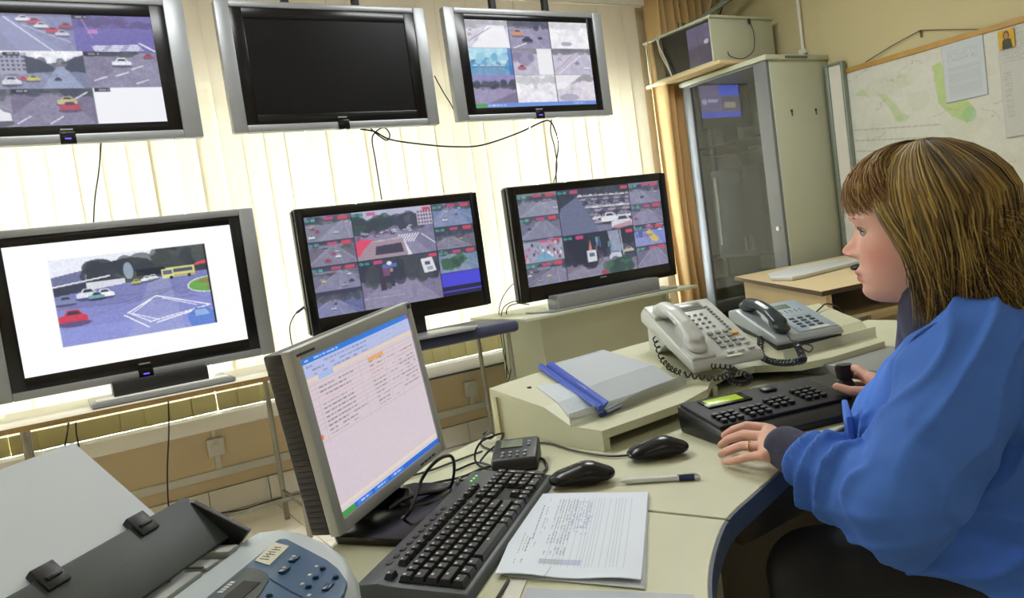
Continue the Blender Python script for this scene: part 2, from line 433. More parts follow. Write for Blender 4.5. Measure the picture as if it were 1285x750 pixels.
# ================================================================== the room
X0, X1, Y0, Y1, ZC = -2.4, 4.5, -2.2, 4.2, 2.95
def struct(name, m, f, parent=None, **k):
    b = MB(); f(b); o = b.build(name, m, parent, **k); o['kind'] = 'structure'; return o
floor = struct('floor', 'grout', lambda b: b.box(X0 - .1, X1 + .1, Y0 - .1, Y1 + .1, -.1, -.004))
rt = random.Random(2)
tile_me = []
for k in range(4):
    b = MB(); b.box(-.148, .148, -.148, .148, -.02, 0, .0015, 1); o = b.build('tile', 'tile', floor, world=False)
    tile_me.append(o.data); D.objects.remove(o)
far = MB()
ix = 0; x = X1 - .15
while x > X0:
    y = Y1 - .15
    while y > Y0:
        if 1.8 < y and -1.0 < x < 4.0:
            o = D.objects.new('tile', tile_me[ix % 4]); COL.objects.link(o); o.parent = floor
            o.location = (x, y, rt.uniform(-.0006, .0004)); ix += 1
        else: far.box(x - .148, x + .148, y - .148, y + .148, -.02, 0)
        y -= .3
    x -= .3
o = far.build('tile_field', 'tile', floor, smooth=False); o['kind'] = 'stuff'
WX0, WX1, WZ0, WZ1 = -1.9, 3.72, .535, 2.12      # window opening
def wb(b):
    b.box(X0 - .2, WX0, Y1, Y1 + .25, 0, ZC); b.box(WX1, X1 + .2, Y1, Y1 + .25, 0, ZC)
    b.box(WX0, WX1, Y1, Y1 + .25, 0, WZ0); b.box(WX0, WX1, Y1, Y1 + .25, WZ1, ZC)
struct('wall_back', 'wall_paint', wb, smooth=False)
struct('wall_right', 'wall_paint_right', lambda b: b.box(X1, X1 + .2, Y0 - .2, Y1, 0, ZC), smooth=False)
struct('wall_left', 'wall_paint', lambda b: b.box(X0 - .2, X0, Y0 - .2, Y1, 0, ZC), smooth=False)
struct('wall_front', 'wall_paint', lambda b: b.box(X0 - .2, X1 + .2, Y0 - .2, Y0, 0, ZC), smooth=False)
struct('ceiling', 'ceiling_paint', lambda b: b.box(X0 - .2, X1 + .2, Y0 - .2, Y1 + .25, ZC, ZC + .15), smooth=False)
# window with three casements
def wf(b):
    b.frame(WX0, WX1, WZ0, WZ1, WX0 + .06, WX1 - .06, WZ0 + .06, WZ1 - .06, Y1 + .06, Y1 + .13, .004)
    for x in (-.42, .9, 2.3): b.box(x - .045, x + .045, Y1 + .06, Y1 + .13, WZ0 + .06, WZ1 - .06, .004)
win = struct('window_1', 'white_paint', wf)
for a, c in ((WX0 + .06, -.465), (-.375, .855), (.945, 2.255), (2.345, WX1 - .06)):
    part('pane', 'window_glass', win, lambda b: b.box(a, c, Y1 + .09, Y1 + .096, WZ0 + .06, WZ1 - .06))
struct('trim_1', 'white_paint', lambda b: b.box(X0, X1 - .02, 3.97, Y1, .462, .535, .012))           # window sill board
struct('trim_2', 'white_plastic', lambda b: b.box(X0, 3.9, Y1 - .022, Y1, .185, .225, .004))        # cable trunking
bb = struct('baseboard_back', 'grout', lambda b: b.box(X0, 4.45, Y1 - .012, Y1, 0, .125))
skme = None; x = X1 - .15
while x > -1.0:
    if skme is None:
        o = part('tile', 'tile', bb, lambda b: b.box(-.148, .148, -.010, 0, -.06, .06, .0015, 1), world=False); skme = o.data
    else: o = D.objects.new('tile', skme); COL.objects.link(o); o.parent = bb
    o.location = (x, Y1 - .012, .064); x -= .3
# wall sockets with their drops of trunking
def socket(p, label):
    r = empty('wall_socket', (p.x, Y1, p.z), label, 'socket')
    part('plate', 'white_plastic', r, lambda b: b.box(-.042, .042, -.03, 0, -.045, .045, .006), world=False)
    part('socket_face', 'white_plastic', r, lambda b: (b.cyl((0, -.036, 0), (0, -.028, 0), .026, n=24), b.box(-.012, .012, -.04, -.034, -.02, .02, .003)), world=False)
    part('drop_duct', 'white_plastic', r, lambda b: b.box(-.014, .014, -.016, 0, .225 - p.z, -.04, .002), world=False)
    part('upper_duct', 'white_plastic', r, lambda b: b.box(-.008, .008, -.012, 0, .045, .47 - p.z, .002), world=False)
socket(atY(270, 560, Y1), 'white wall socket under the window sill, left of the table legs')
socket(atY(589, 487, Y1), 'white wall socket under the window sill beside the small blue covered table')

# vertical blind: a slat is a part, its weighted hem a sub-part
BY = 4.06
blind = empty('vertical_blind', (1.4, BY, 2.62), 'cream vertical blind of fabric slats covering the whole bright window', 'blind')
part('headrail', 'white_paint', blind, lambda b: b.box(-1.2, 3.80, BY - .025, BY + .025, 2.62, 2.665, .004))
b = MB(); 
for sgn in (1,):
    b.prism([(-.0575, 0), (-.030, -.004), (0, -.0055), (.030, -.004), (.0575, 0), (.0575, .0008), (.030, -.0032), (0, -.0047), (-.030, -.0032), (-.0575, .0008)], .615, 2.615)
sl0 = b.build('slat', 'blind_fabric', blind, world=False); slme = sl0.data; D.objects.remove(sl0)
h0 = part('weight_hem', 'blind_hem', blind, lambda b: b.box(-.0575, .0575, -.0075, -.0005, .538, .625, .002), world=False); hme = h0.data; D.objects.remove(h0)
rb = random.Random(8); i = 0; x = -1.1
while x < 3.78:
    o = D.objects.new('slat', slme); COL.objects.link(o); o.parent = blind
    M = Matrix.Translation((x - 1.4 + rb.uniform(-.006, .006), rb.uniform(-.004, .004), -2.62)) @ Matrix.Rotation(R(4 + rb.uniform(-3.5, 3.5)), 4, 'Z')
    o.matrix_local = M
    h = D.objects.new('weight_hem', hme); COL.objects.link(h); h.parent = o
    x += .1085
# curtain in the corner
def curt(b):
    n = 130; rows = (2.70, 2.0, 1.2, .35)
    g = []
    for z in rows:
        r = []
        for k in range(n + 1):
            t = k / n; xx = 3.80 + .655 * t + .01 * math.sin(3 * z + 5 * t)
            yy = 4.02 + .045 * math.sin(t * 2 * PI * 9 + .3 * z) + .012 * math.sin(t * 31 + z)
            r.append(b.bm.verts.new((xx, yy, z)))
        g.append(r)
    for a in range(len(rows) - 1):
        for k in range(n): b.bm.faces.new((g[a][k], g[a][k + 1], g[a + 1][k + 1], g[a + 1][k]))
c = single('curtain', 'curtain_fabric', (4.2, 4.02, 1.2), 'golden tan folded curtain hanging in the corner beside the blind', 'curtain', curt)
m_ = c.modifiers.new('t', 'SOLIDIFY'); m_.thickness = .003

# ------------------------------------------------------------------ ceiling lamps (behind and above the camera)
def lamp(x, y, label):
    r = empty('ceiling_lamp', (x, y, ZC), label, 'lamp', 'fluorescent ceiling lamps above the desk')
    part('housing', 'white_paint', r, lambda b: b.box(-.62, .62, -.16, .16, -.07, 0, .01), world=False)
    for s in (-1, 1): part('tube', 'lamp_tube', r, lambda b: b.cyl((-.58, s * .08, -.085), (.58, s * .08, -.085), .013, n=10), world=False)
    L = D.lights.new('tube_light', 'AREA'); L.shape = 'RECTANGLE'; L.size = 1.2; L.size_y = .3; L.energy = LAMP_W * (2.1 if y > 0 else .32); L.color = (.95, .98, 1)
    lo = D.objects.new('tube_light', L); COL.objects.link(lo); lo.parent = r; lo.location = (0, 0, -.11)
for x, y, t_ in ((0.3, 2.6, 'nearer the window, left'), (2.5, 2.6, 'nearer the window, right'), (0.2, -.6, 'at the back of the room, left'), (2.4, -.6, 'at the back of the room, right')): lamp(x, y, 'twin tube fluorescent ceiling lamp ' + t_)

# ================================================================== flat screens
def television(label, x0, x1, z0, z1, Y, side, top, bot, scr, cv=None, style='silver', mount=False, stand=None, light=True, group=None, haze=.13):
    """side/top/bot: silver frame widths; scr: screen rectangle (x0,x1,z0,z1) in fractions of the outer size"""
    W, H = x1 - x0, z1 - z0
    r = empty('television', ((x0 + x1) / 2, Y, z0), label, 'television')
    ix0, ix1, iz0, iz1 = x0 + side, x1 - side, z0 + bot, z1 - top
    sx0, sx1, sz0, sz1 = x0 + scr[0] * W, x0 + scr[1] * W, z0 + scr[2] * H, z0 + scr[3] * H
    if style == 'silver':
        part('frame', 'silver_plastic', r, lambda b: b.frame(x0, x1, z0, z1, ix0, ix1, iz0, iz1, Y, Y + .045, .006))
        part('bezel', 'black_gloss', r, lambda b: b.frame(ix0, ix1, iz0, iz1, sx0, sx1, sz0, sz1, Y + .006, Y + .03, .002))
    else:
        part('frame', 'black_gloss', r, lambda b: b.prism([(x0 + .012, z0), (x1 - .012, z0), (x1, z0 + .012), (x1, z1 - .012), (x1 - .012, z1), (x0 + .012, z1), (x0, z1 - .012), (x0, z0 + .012)], Y + .022, Y + .06, axis='y', bev=.003))
        part('bezel', 'black_gloss', r, lambda b: b.frame(x0 + .004, x1 - .004, z0 + .004, z1 - .004, sx0, sx1, sz0, sz1, Y, Y + .024, .004))
    part('back_housing', 'black_plastic', r, lambda b: (b.box(x0 + .02, x1 - .02, Y + .04, Y + .075, z0 + .02, z1 - .02, .01), b.box(x0 + .12, x1 - .12, Y + .07, Y + .12, z0 + .08, z1 - .08, .02)))
    if cv is not None:
        soften(cv, k=haze, n=2 if haze > .1 else 1)
        panel('screen', cv, (sx0, Y + .012, sz1), (sx1 - sx0, 0, 0), (0, 0, sz0 - sz1), 'screen_on', r)
        part('screen_back', 'black_soft', r, lambda b: b.box(sx0 - .004, sx1 + .004, Y + .013, Y + .04, sz0 - .004, sz1 + .004))
    else:
        part('screen', 'black_screen', r, lambda b: b.box(sx0 - .002, sx1 + .002, Y + .01, Y + .04, sz0 - .002, sz1 + .002))
    xc = (x0 + x1) / 2
    part('logo', 'silver_plastic', r, lambda b: b.box(xc - .022, xc + .022, Y - .001 + (.006 if style == 'silver' else 0), Y + .008, (iz0 + sz0) / 2 - .003 + (.0 if style == 'silver' else .012), (iz0 + sz0) / 2 + .003 + (.0 if style == 'silver' else .012)))
    if style == 'silver':
        part('sensor_window', 'black_gloss', r, lambda b: b.box(xc - .028, xc + .028, Y - .003, Y + .02, z0 - .004, z0 + bot + .008, .003))
        if light: part('power_light', 'led_blue', r, lambda b: b.box(xc - .011, xc + .011, Y - .0045, Y - .002, z0 + bot * .4, z0 + bot * .4 + .005))
    if mount:
        for k in (-.17, .17):
            part('mount_pole', 'black_soft', r, lambda b: (b.box(xc + k - .016, xc + k + .016, Y + .05, Y + .08, z1 - .2, ZC - .004, .002), b.box(xc + k - .05, xc + k + .05, Y + .02, Y + .12, ZC - .02, ZC - .002)))
    if stand: stand(r)
    return r
def frac(px, x0, x1, z0, z1, Y):
    """screen rectangle fractions from two pixel corners (upper-left, lower-right)"""
    a = atY(*px[0], Y); b = atY(*px[1], Y); W, H = x1 - x0, z1 - z0
    return ((a.x - x0) / W, (b.x - x0) / W, (b.z - z0) / H, (a.z - z0) / H)
def tagtxt(c, x, y, t, col='38d8c8'): c.text(x, y, t, col, '101820')

# --- upper left: 3 x 3 grid of street cameras
cv = Cv(330, 190, '6a6880')
g3 = [(0, .36, .59), (.59, 1.0)]
street(cv, (0, 0, .40, .333), 1, road='8587b4', sky='5a5c74', hor=.05, cars=6, far='50505e')
cv.sub(.0, 0, .6, .333)
cv.sub(0, .0, .25, .333); street(cv, (0, 0, .25, .333), 2, road='8f8fae', sky='aab0c8', hor=.12, cars=3)
street(cv, (.25, 0, .62, .333), 3, road='7f86b2', sky='5c5a74', hor=.06, tree=False, cars=0, lanes=0)
cv.sub(.25, 0, .62, .333); cv.poly([(0, .1), (.25, .1), (.85, 1), (.3, 1)], '9aa0c8', .6); cv.line(.2, .1, .72, 1, 2, 'dfe2f4'); cv.line(.4, .3, .95, .75, 1.5, 'c0c4e0')
for x, y, cc in ((.42, .12, 'e8e6ee'), (.55, .18, 'c84058'), (.62, .3, 'e2e0ea'), (.75, .42, 'd23c50'), (.86, .5, 'cfd0dc'), (.92, .3, 'a83848')): cv.car(x, y, .17, cc)
cv.poly([(0, .5), (.1, .35), (.2, .95), (0, 1)], '8a93ac', .8)
cv.sub(.62, 0, 1, .333).rect(0, 0, 1, 1, '6a62b0').rect(0, 0, 1, .35, '5a4f92', .8); cv.trees(0, 1, 0, .25, ('4a4284', '6a5ca8', '54407a'))
for k in range(4): cv.line(.2 + k * .01, .86 + k * .045, .78 + k * .02, .82 + k * .045, 1.6, 'eef0ff')
cv.line(.8, .76, 1, 1.0, 2.4, 'eef0ff'); cv.line(.12, .1, .22, .62, 2, '9a8ce0', .8); cv.rect(.17, .4, .3, .5, 'd884c8', .7); cv.grain(.2, 2)
street(cv, (0, .333, .27, .666), 4, road='8b8b9c', sky='5b6070', hor=.1, cars=2)
street(cv, (.27, .333, .645, .666), 5, road='75809e', sky='f4f6fa', hor=.42, cars=6)
cv.sub(.27, .333, .645, .666).rect(0, .05, .32, .62, 'a9a8bc').poly([(.3, .12), (.5, .25), (.62, .42), (.62, .55), (.3, .6)], '3c4a54').poly([(1, .1), (.85, .2), (.74, .5), (1, .6)], '3a4652')
for a in range(5):
    for q in range(4): cv.rect(.02 + a * .06, .12 + q * .11, .055 + a * .06, .18 + q * .11, '5c5e74')
cv.poly([(.66, .42), (.74, .42), (.95, 1), (.45, 1)], '9fb0d0', .7); cv.car(.65, .75, .09, '2a3040'); cv.car(.1, .78, .24, 'd8dae4'); cv.car(.36, .72, .16, 'c8c84a'); cv.grain(.2, 2)
street(cv, (.645, .333, 1, .666), 6, road='837f98', sky='6d6a80', hor=.05, tree=False, cars=0, lanes=0)
cv.sub(.645, .333, 1, .666); cv.car(.5, .28, .26, 'eef0f8'); cv.car(.88, .12, .14, 'b03048'); cv.trees(0, .7, -.05, .1)
for x, y in ((.1, .8), (.4, .68), (.66, .9), (.62, .5)): cv.line(x, y, x + .17, y - .1, 2, 'e4e4f2')
cv.grain(.2, 2)
street(cv, (0, .666, .29, 1), 7, road='8a889c', sky='788058', hor=.2, cars=0); cv.sub(0, .666, .29, 1); cv.car(.62, .62, .7, 'eceef4')
street(cv, (.29, .666, .665, 1), 8, road='77708a', sky='a6a4b8', hor=.14, cars=0, lanes=0)
cv.sub(.29, .666, .665, 1); cv.car(.66, .33, .24, 'cfc77a'); cv.car(.68, .48, .26, 'c62f48'); cv.trees(0, 1, .0, .12)
for x, y in ((.42, .95), (.04, .92), (.76, .3)): cv.line(x, y, x + .16, y - .18, 2, 'e0e0ee')
cv.grain(.2, 2)
cv.sub(.665, .666, 1, 1).rect(0, 0, 1, 1, 'fbfcff')
for x, y in ((.13, 0), (.62, 0), (.29, .34), (.65, .34), (.3, .67), (.67, .67)): cv.full().rect(x, y, x + .075, y + .035, '101016'); cv.words(x + .02, x + .07, y + .008, .016, 'b8b8c8')
TV1 = (-.288, .722, .62 + CAMZ, 1.195 + CAMZ)
television('silver framed television hung at upper left, street camera grid with one white tile', *TV1, 3.5, .078, .03, .035, (.115, .868, .125, .868), cv, mount=True)
# --- upper middle: switched off
television('silver framed hanging television with black switched off screen, middle of top row', .847, 1.846, .630 + CAMZ, 1.2 + CAMZ, 3.5, .062, .028, .032, (.115, .885, .13, .87), None, mount=True, light=False)
# --- upper right
cv = Cv(300, 190, 'ffffff')
T = [('e8e6f2', 0), ('b8b0c8', 0), ('f0eef6', 0)]
def tile(c, i, j, seed, **k):
    v = (i / 3 + (.004 if i else 0), j * .318, (i + 1) / 3, (j + 1) * .318); street(c, v, seed, **k); return c
tile(cv, 0, 0, 11, road='c9c2dc', sky='8e88a8', hor=.2, cars=4, bright=.35); cv.poly([(.5, .2), (.9, .2), (1, 1), (.1, 1)], 'ffffff', .8); cv.line(.6, .25, .05, .75, 1.5, '7c7898')
tile(cv, 1, 0, 12, road='9a92b0', sky='66607c', hor=.2, cars=0, lanes=2); cv.car(.2, .42, .3, 'd9945a'); cv.car(.42, .66, .26, '32303e'); cv.car(.75, .6, .12, '403e50'); cv.line(.05, 1, .4, .8, 1.5, 'ffffff')
tile(cv, 2, 0, 13, road='f4f2fa', sky='eae6f4', hor=.2, cars=3, bright=.72); cv.ell(.4, .82, .14, .08, '8e86a2', .7)
tile(cv, 0, 1, 14, road='2f9fd0', sky='aee4f4', hor=.5, tree=False, cars=0, lanes=0); cv.trees(0, 1, .2, .5, ('8fd0e8', '5ab4d8', 'c8eef8')); cv.rect(.9, 0, 1, 1, '1f6fc8', .8)
for k in range(5): cv.car(.12 + .16 * k, .62, .12, 'b8e8f4')
tile(cv, 1, 1, 15, road='b9b2c8', sky='8a829c', hor=.1, cars=2, bright=.2); cv.rect(.62, 0, 1, 1, 'ffffff', .85); cv.car(.2, .68, .2, 'c85060'); cv.trees(0, .5, .1, .5, ('8a80a0', 'a098b4'))
tile(cv, 2, 1, 16, road='c4bcd2', sky='9a8ea8', hor=.12, cars=5, bright=.15); cv.line(.1, .95, .75, .25, 1.6, 'f8f4ff'); cv.line(.04, .85, .5, .25, 1.3, 'c87a80')
tile(cv, 0, 2, 17, road='9c90b4', sky='9088c0', hor=.4, tree=True, cars=0, lanes=0); cv.poly([(.3, 1), (1, .6), (1, 1)], '6f6880', .7)
tile(cv, 1, 2, 18, road='f6f0f8', sky='e4dcea', hor=.25, cars=3, bright=.6)
tile(cv, 2, 2, 19, road='e0d4e0', sky='e6a9a4', hor=.2, cars=2, bright=.3); cv.poly([(0, 0), (.7, 0), (.2, .5), (0, .55)], 'ffffff', .8); cv.ell(.3, .85, .25, .14, 'a49cb4', .7)
cv.full(); [cv.line(i / 3, 0, i / 3, .95, 1.6, '26222e') for i in (1, 2)]; [cv.line(0, j * .318, 1, j * .318, .8, '9a94a8') for j in (1, 2)]
cv.rect(0, .954, 1, 1, '5a92e8').rect(0, .954, .09, 1, '48a848'); cv.words(.1, .24, .968, .016, 'e0ecff'); cv.words(.8, .9, .968, .016, 'c0d8ff')
television('silver framed television hung at upper right, nine pale washed street tiles', 1.952, 2.958, .640 + CAMZ, 1.212 + CAMZ, 3.5, .062, .03, .03, frac([(583, 23), (750, 130)], 1.952, 2.958, .640 + CAMZ, 1.212 + CAMZ, 3.5), cv, mount=True)
# --- lower left: photograph of a wet square on white
cv = Cv(330, 200, 'ffffff')
P = (.17, .135, .865, .815)
cv.sub(*P); cv.rect(0, 0, 1, 1, '8488b8').rect(0, 0, 1, .3, 'eaeefa').poly([(0, .2), (.2, .15), (.2, .4), (0, .42)], '6c74a0')
cv.poly([(.22, .12), (.5, .06), (.6, .1), (.68, .22), (.72, .3), (.2, .36)], '2a303c'); cv.poly([(.66, 0), (1, 0), (1, .34), (.7, .3)], '2c3640')
cv.trees(.24, .66, .06, .34); cv.trees(.68, .98, .0, .26); cv.rect(.52, .22, .7, .30, '1c222c', .8)
cv.poly([(0, .32), (.4, .27), (.45, .38), (0, .45)], '3c4258'); cv.rect(.2, .3, .44, .40, 'd8dae6'); cv.line(0, .31, .35, .25, 2, 'e8ecf4'); cv.ell(.47, .22, .03, .1, '9ab0c4', .8)
cv.poly([(0, .42), (.45, .36), (1, .32), (1, 1), (0, 1)], '7a7fbe'); cv.rect(0, .58, 1, 1, '8a92e0', .6); cv.rect(0, .8, 1, 1, '94a0ee', .4)
cv.poly([(.6, .34), (.72, .34), (.78, 1), (.4, 1)], 'a6b0d8', .35)
for k in range(14): cv.line(cv.rng.rand(), .45 + .2 * cv.rng.rand(), cv.rng.rand(), .5 + .2 * cv.rng.rand(), .9, '5c608e', .5)
cv.car(.3, .44, .12, 'eef0f6'); cv.car(.2, .42, .14, 'dfe4f0'); cv.car(.25, .46, .1, '6fa8b4'); cv.car(.06, .47, .12, '7d8ab8')
cv.car(.51, .36, .07, 'b9c060'); cv.car(.58, .34, .08, 'e8ecf0'); cv.car(.62, .33, .07, 'dfe4ea')
cv.rect(.71, .24, .9, .36, 'd8d47c').rect(.72, .265, .89, .31, '4c5a6e').rect(.71, .335, .9, .35, 'b8a850'); cv.rect(.68, .26, .76, .37, 'e0dc90'); cv.rect(.69, .275, .75, .32, '5c6a80')
cv.ell(.74, .365, .012, .02, '20222c'); cv.ell(.86, .36, .012, .02, '20222c'); cv.poly([(.92, .22), (.98, .2), (1, .24), (.9, .25)], 'e84050')
cv.ell(1.0, .50, .165, .10, 'dfe6e0'); cv.ell(1.0, .50, .155, .09, '6ab048'); cv.ell(.96, .46, .05, .025, '9a7c50'); cv.ell(1.0, .54, .04, .025, 'a08850')
for a, c_, wd in (((.62, .56), (.42, .72), 1.8), ((.40, .74), (.54, .92), 2.0), ((.43, .72), (.56, .86), 1.5), ((.62, .56), (.97, .76), 1.8), ((.46, .74), (.6, .84), 1.2), ((.55, .86), (.97, .76), 1.5), ((.6, .88), (.86, .80), 2.0), ((.45, .73), (.58, .60), 1.2), ((.66, .60), (.88, .74), 1.1)): cv.line(*a, *c_, wd, 'f2f4ff')
cv.car(.09, .66, .18, 'd82c50', 1.7); cv.ell(.10, .75, .1, .03, '6a4c84', .7)
cv.poly([(.80, .86), (.86, .78), (.94, .78), (1, .86), (1, 1), (.82, 1)], '5680dc'); cv.poly([(.86, .80), (.93, .80), (.96, .87), (.86, .88)], '8fb4ec'); cv.rect(.985, 0, 1, 1, '16161e'); cv.grain(.12, 2)
def std1(r):
    part('stand_base', 'silver_plastic', r, lambda b: b.box(.13, .67, 3.40, 3.66, .7465, .766, .008))
    part('stand_tray', 'white_plastic', r, lambda b: b.box(.15, .65, 3.42, 3.50, .765, .772, .003))
    part('speaker_bar', 'black_plastic', r, lambda b: b.box(.215, .575, 3.455, 3.56, .770, .826, .004))
    part('stand_neck', 'black_plastic', r, lambda b: b.box(.3, .48, 3.54, 3.58, .80, 1.0, .006))
XL = atY(-7, 511, 3.5).x; Z0 = -.338 + CAMZ; Z1 = .306 + CAMZ
television('silver television on the long table, traffic square picture on white', XL, .873, Z0, Z1, 3.5, .062, .03, .032, frac([(1, 311), (312, 425)], XL, .873, Z0, Z1, 3.5), cv, stand=std1, haze=.02)
# --- lower middle
def grid_tv(seed, big_top, big_bot, left, right, xl, xr, ym, pre):
    c = Cv(360, 210, '14161c'); yl = [i / len(left) for i in range(len(left) + 1)]
    for i, k in enumerate(left): street(c, (0, yl[i], xl, yl[i + 1]), seed + i, **k)
    yr = [i / len(right) for i in range(len(right) + 1)]
    for i, k in enumerate(right): street(c, (xr, yr[i], 1, yr[i + 1]), seed + 10 + i, **k)
    big_top(c, (xl + .003, 0, xr - .003, ym - .004)); big_bot(c, (xl + .003, ym, xr - .003, 1))
    c.full(); c.line(xl, 0, xl, 1, 1.2, '0c0c10'); c.line(xr, 0, xr, 1, 1.2, '0c0c10'); c.line(xl, ym, xr, ym, 1.2, '0c0c10')
    for y in yl[1:-1]: c.line(0, y, xl, y, 1, '0c0c10')
    for y in yr[1:-1]: c.line(xr, y, 1, y, 1, '0c0c10')
    for i, y in enumerate(yl[:-1]):
        c.text(.008, y + .025, 'Ch:0' + str(i + 6 if pre else 9 - i), '38d8c8'); c.rect(xl - .075, y + .012, xl - .02, y + .05, 'd83048'); c.rect(xl * .42, y + .015, xl * .62, y + .045, 'd83078', .8)
    for i, y in enumerate(yr[:-1]):
        c.text(xr + .008, y + .025, 'Ch:1' + str(i + 2), '38d8c8'); c.rect(.93, y + .012, .985, y + .05, 'd83048'); c.rect(xr + .10, y + .015, xr + .15, y + .045, 'd83078', .8)
    for y in (0, ym):
        c.text(xl + .012, y + .02, 'Ch:11' if y else 'Ch:10', '38d8c8', '103838'); c.rect(xl + .09, y + .015, xl + .14, y + .05, 'd83078', .85); c.rect(xr - .06, y + .012, xr - .01, y + .05, 'd83048')
    return c
def mt(c, v):
    street(c, v, 31, road='7d7a98', sky='b8bcd4', hor=.36, cars=0, far='5c6480', lanes=0); c.sub(*v)
    c.trees(.0, .45, .1, .4, ('34503c', '3c5048', '2c4238')); c.trees(.6, .78, .12, .38)
    c.rect(.80, .06, 1, .40, 'c4b8c8')
    for a in range(5):
        for q in range(4): c.rect(.815 + a * .037, .1 + q * .075, .838 + a * .037, .145 + q * .075, '54506c')
    for k in range(26): c.car(.03 + .5 * c.rng.rand(), .42 + .14 * c.rng.rand(), .055, ['a8a4bc', '7c6c9c', 'd0d0dc', '8a4468'][k % 4])
    for k in range(5): c.car(.55 + .2 * c.rng.rand(), .38 + .1 * c.rng.rand(), .05, 'c8c8d8')
    for k in range(8): c.line(.47 + k * .035, .72, .55 + k * .035, .56, 2.0, 'f0f0f8')
    c.line(.83, .58, 1, .82, 1.5, 'f0f0f8'); c.poly([(.55, .75), (.6, .68), (.68, 1), (.62, 1)], 'e8e6f0')
    c.poly([(0, .62), (.08, .56), (.24, .6), (.2, .72), (.04, .9), (0, .9)], 'e83058'); c.poly([(0, 1), (.08, .8), (.2, .62), (.58, .6), (.63, .98)], 'a89098'); c.poly([(.22, .92), (.24, .74), (.56, .72), (.58, .92)], '3c3c46'); c.line(.2, .64, .57, .62, 1.5, 'd0c4c8'); c.grain(.12, 2)
def mb(c, v):
    street(c, v, 33, road='7c7490', sky='3c4440', hor=.42, cars=0, far='34403c', lanes=0); c.sub(*v); c.trees(0, 1, .0, .45, ('283430', '38443c', '404c44'))
    c.rect(.23, .1, .30, .66, '3a3236'); c.rect(.36, .28, .41, .60, '2c3242'); c.ell(.385, .26, .02, .04, 'b09080'); c.rect(.28, .12, .46, .20, '4a68b8'); c.ell(.37, .11, .03, .04, 'e0e8f0'); c.rect(.28, .2, .36, .36, '8c5078', .7)
    c.poly([(.77, .12), (.92, .1), (.96, .4), (.8, .42)], 'e0e4ea'); c.rect(.82, .18, .89, .26, '4c566a'); c.rect(.84, .3, .92, .37, '9aa4b4')
    c.line(.0, .78, .5, .8, 1.2, 'b4b0c4'); c.line(.05, .68, .45, .72, 2.5, '9c98ac', .7); c.grain(.12, 2)
cm = grid_tv(40, mt, mb, [dict(road='7f8494', sky='70788c', hor=.25, cars=7), dict(road='6c6878', sky='40404c', hor=.25, cars=6), dict(road='70708a', sky='4c4450', hor=.25, cars=7), dict(road='5a6494', sky='303444', hor=.3, cars=4)],
             [dict(road='6a84ac', sky='6c84a4', hor=.2, cars=4), dict(road='6c6c74', sky='34443c', hor=.45, cars=4), dict(road='6c8ca4', sky='7c94a8', hor=.2, cars=2), dict(road='2828d0', sky='1c1cb0', hor=.3, cars=0, tree=False, lanes=0)], .26, .745, .50, True)
cm.sub(.748, .5, 1, .75); cm.poly([(.05, .5), (.6, .2), (.75, .5), (.3, .9), (.05, .85)], '3f7a48'); cm.trees(.1, .6, .3, .7, ('285030', '386a40'))
cm.sub(.748, .755, 1, 1).rect(0, 0, 1, 1, '2a2ae0').rect(0, .6, 1, 1, '08081c').rect(0, .78, 1, .84, '3030d8')
street(cm, (0, .755, .255, 1), 77, road='5c6898', sky='303444', hor=.35, cars=3)
def std2(r):
    part('stand_base', 'silver_plastic', r, lambda b: b.prism([(1.42, 3.20), (1.70, 3.17), (1.76, 3.25), (1.66, 3.40), (1.28, 3.40), (1.24, 3.25)], .785, .797, bev=.004))
    part('stand_neck', 'black_plastic', r, lambda b: b.box(1.36, 1.56, 3.38, 3.45, .79, .95, .01))
television('black television on the blue covered table, purple street tiles', 1.004, 1.919, -.289 + CAMZ, .271 + CAMZ, 3.36, .02, .02, .03, (.047, .955, .135, .925), cm, style='black', stand=std2)
# --- lower right
def rt_(c, v):
    street(c, v, 51, road='5c6478', sky='4c5058', hor=.14, cars=0, far='3c4448', lanes=0); c.sub(*v); c.trees(0, .25, .1, .4, ('262e2c', '323c38')); c.trees(.3, 1, -.1, .16, ('2c3834', '3c4844'))
    c.poly([(.02, .4), (.25, .18), (.35, .3), (.5, 1), (0, 1)], '66708a')
    for row in range(8):
        for k in range(12): 
            x = .3 + row * .035 + k * .075 * (1 + row * .08); y = .16 + row * .085 + k * .004
            if x < 1: c.car(x, y, .07 + .012 * row, ['d8d8e0', '8a7c90', '5c6674', 'b8b4c0', '3c4450', 'a89aa4'][(row * 5 + k * 3) % 6])
    c.car(.68, .70, .24, 'e4e6ea', 1.7); c.car(.86, .82, .32, 'dcdce4', 1.7); c.poly([(.7, .92), (.98, .84), (1, .94), (.78, 1)], 'b87c84', .8); c.grain(.15, 2)
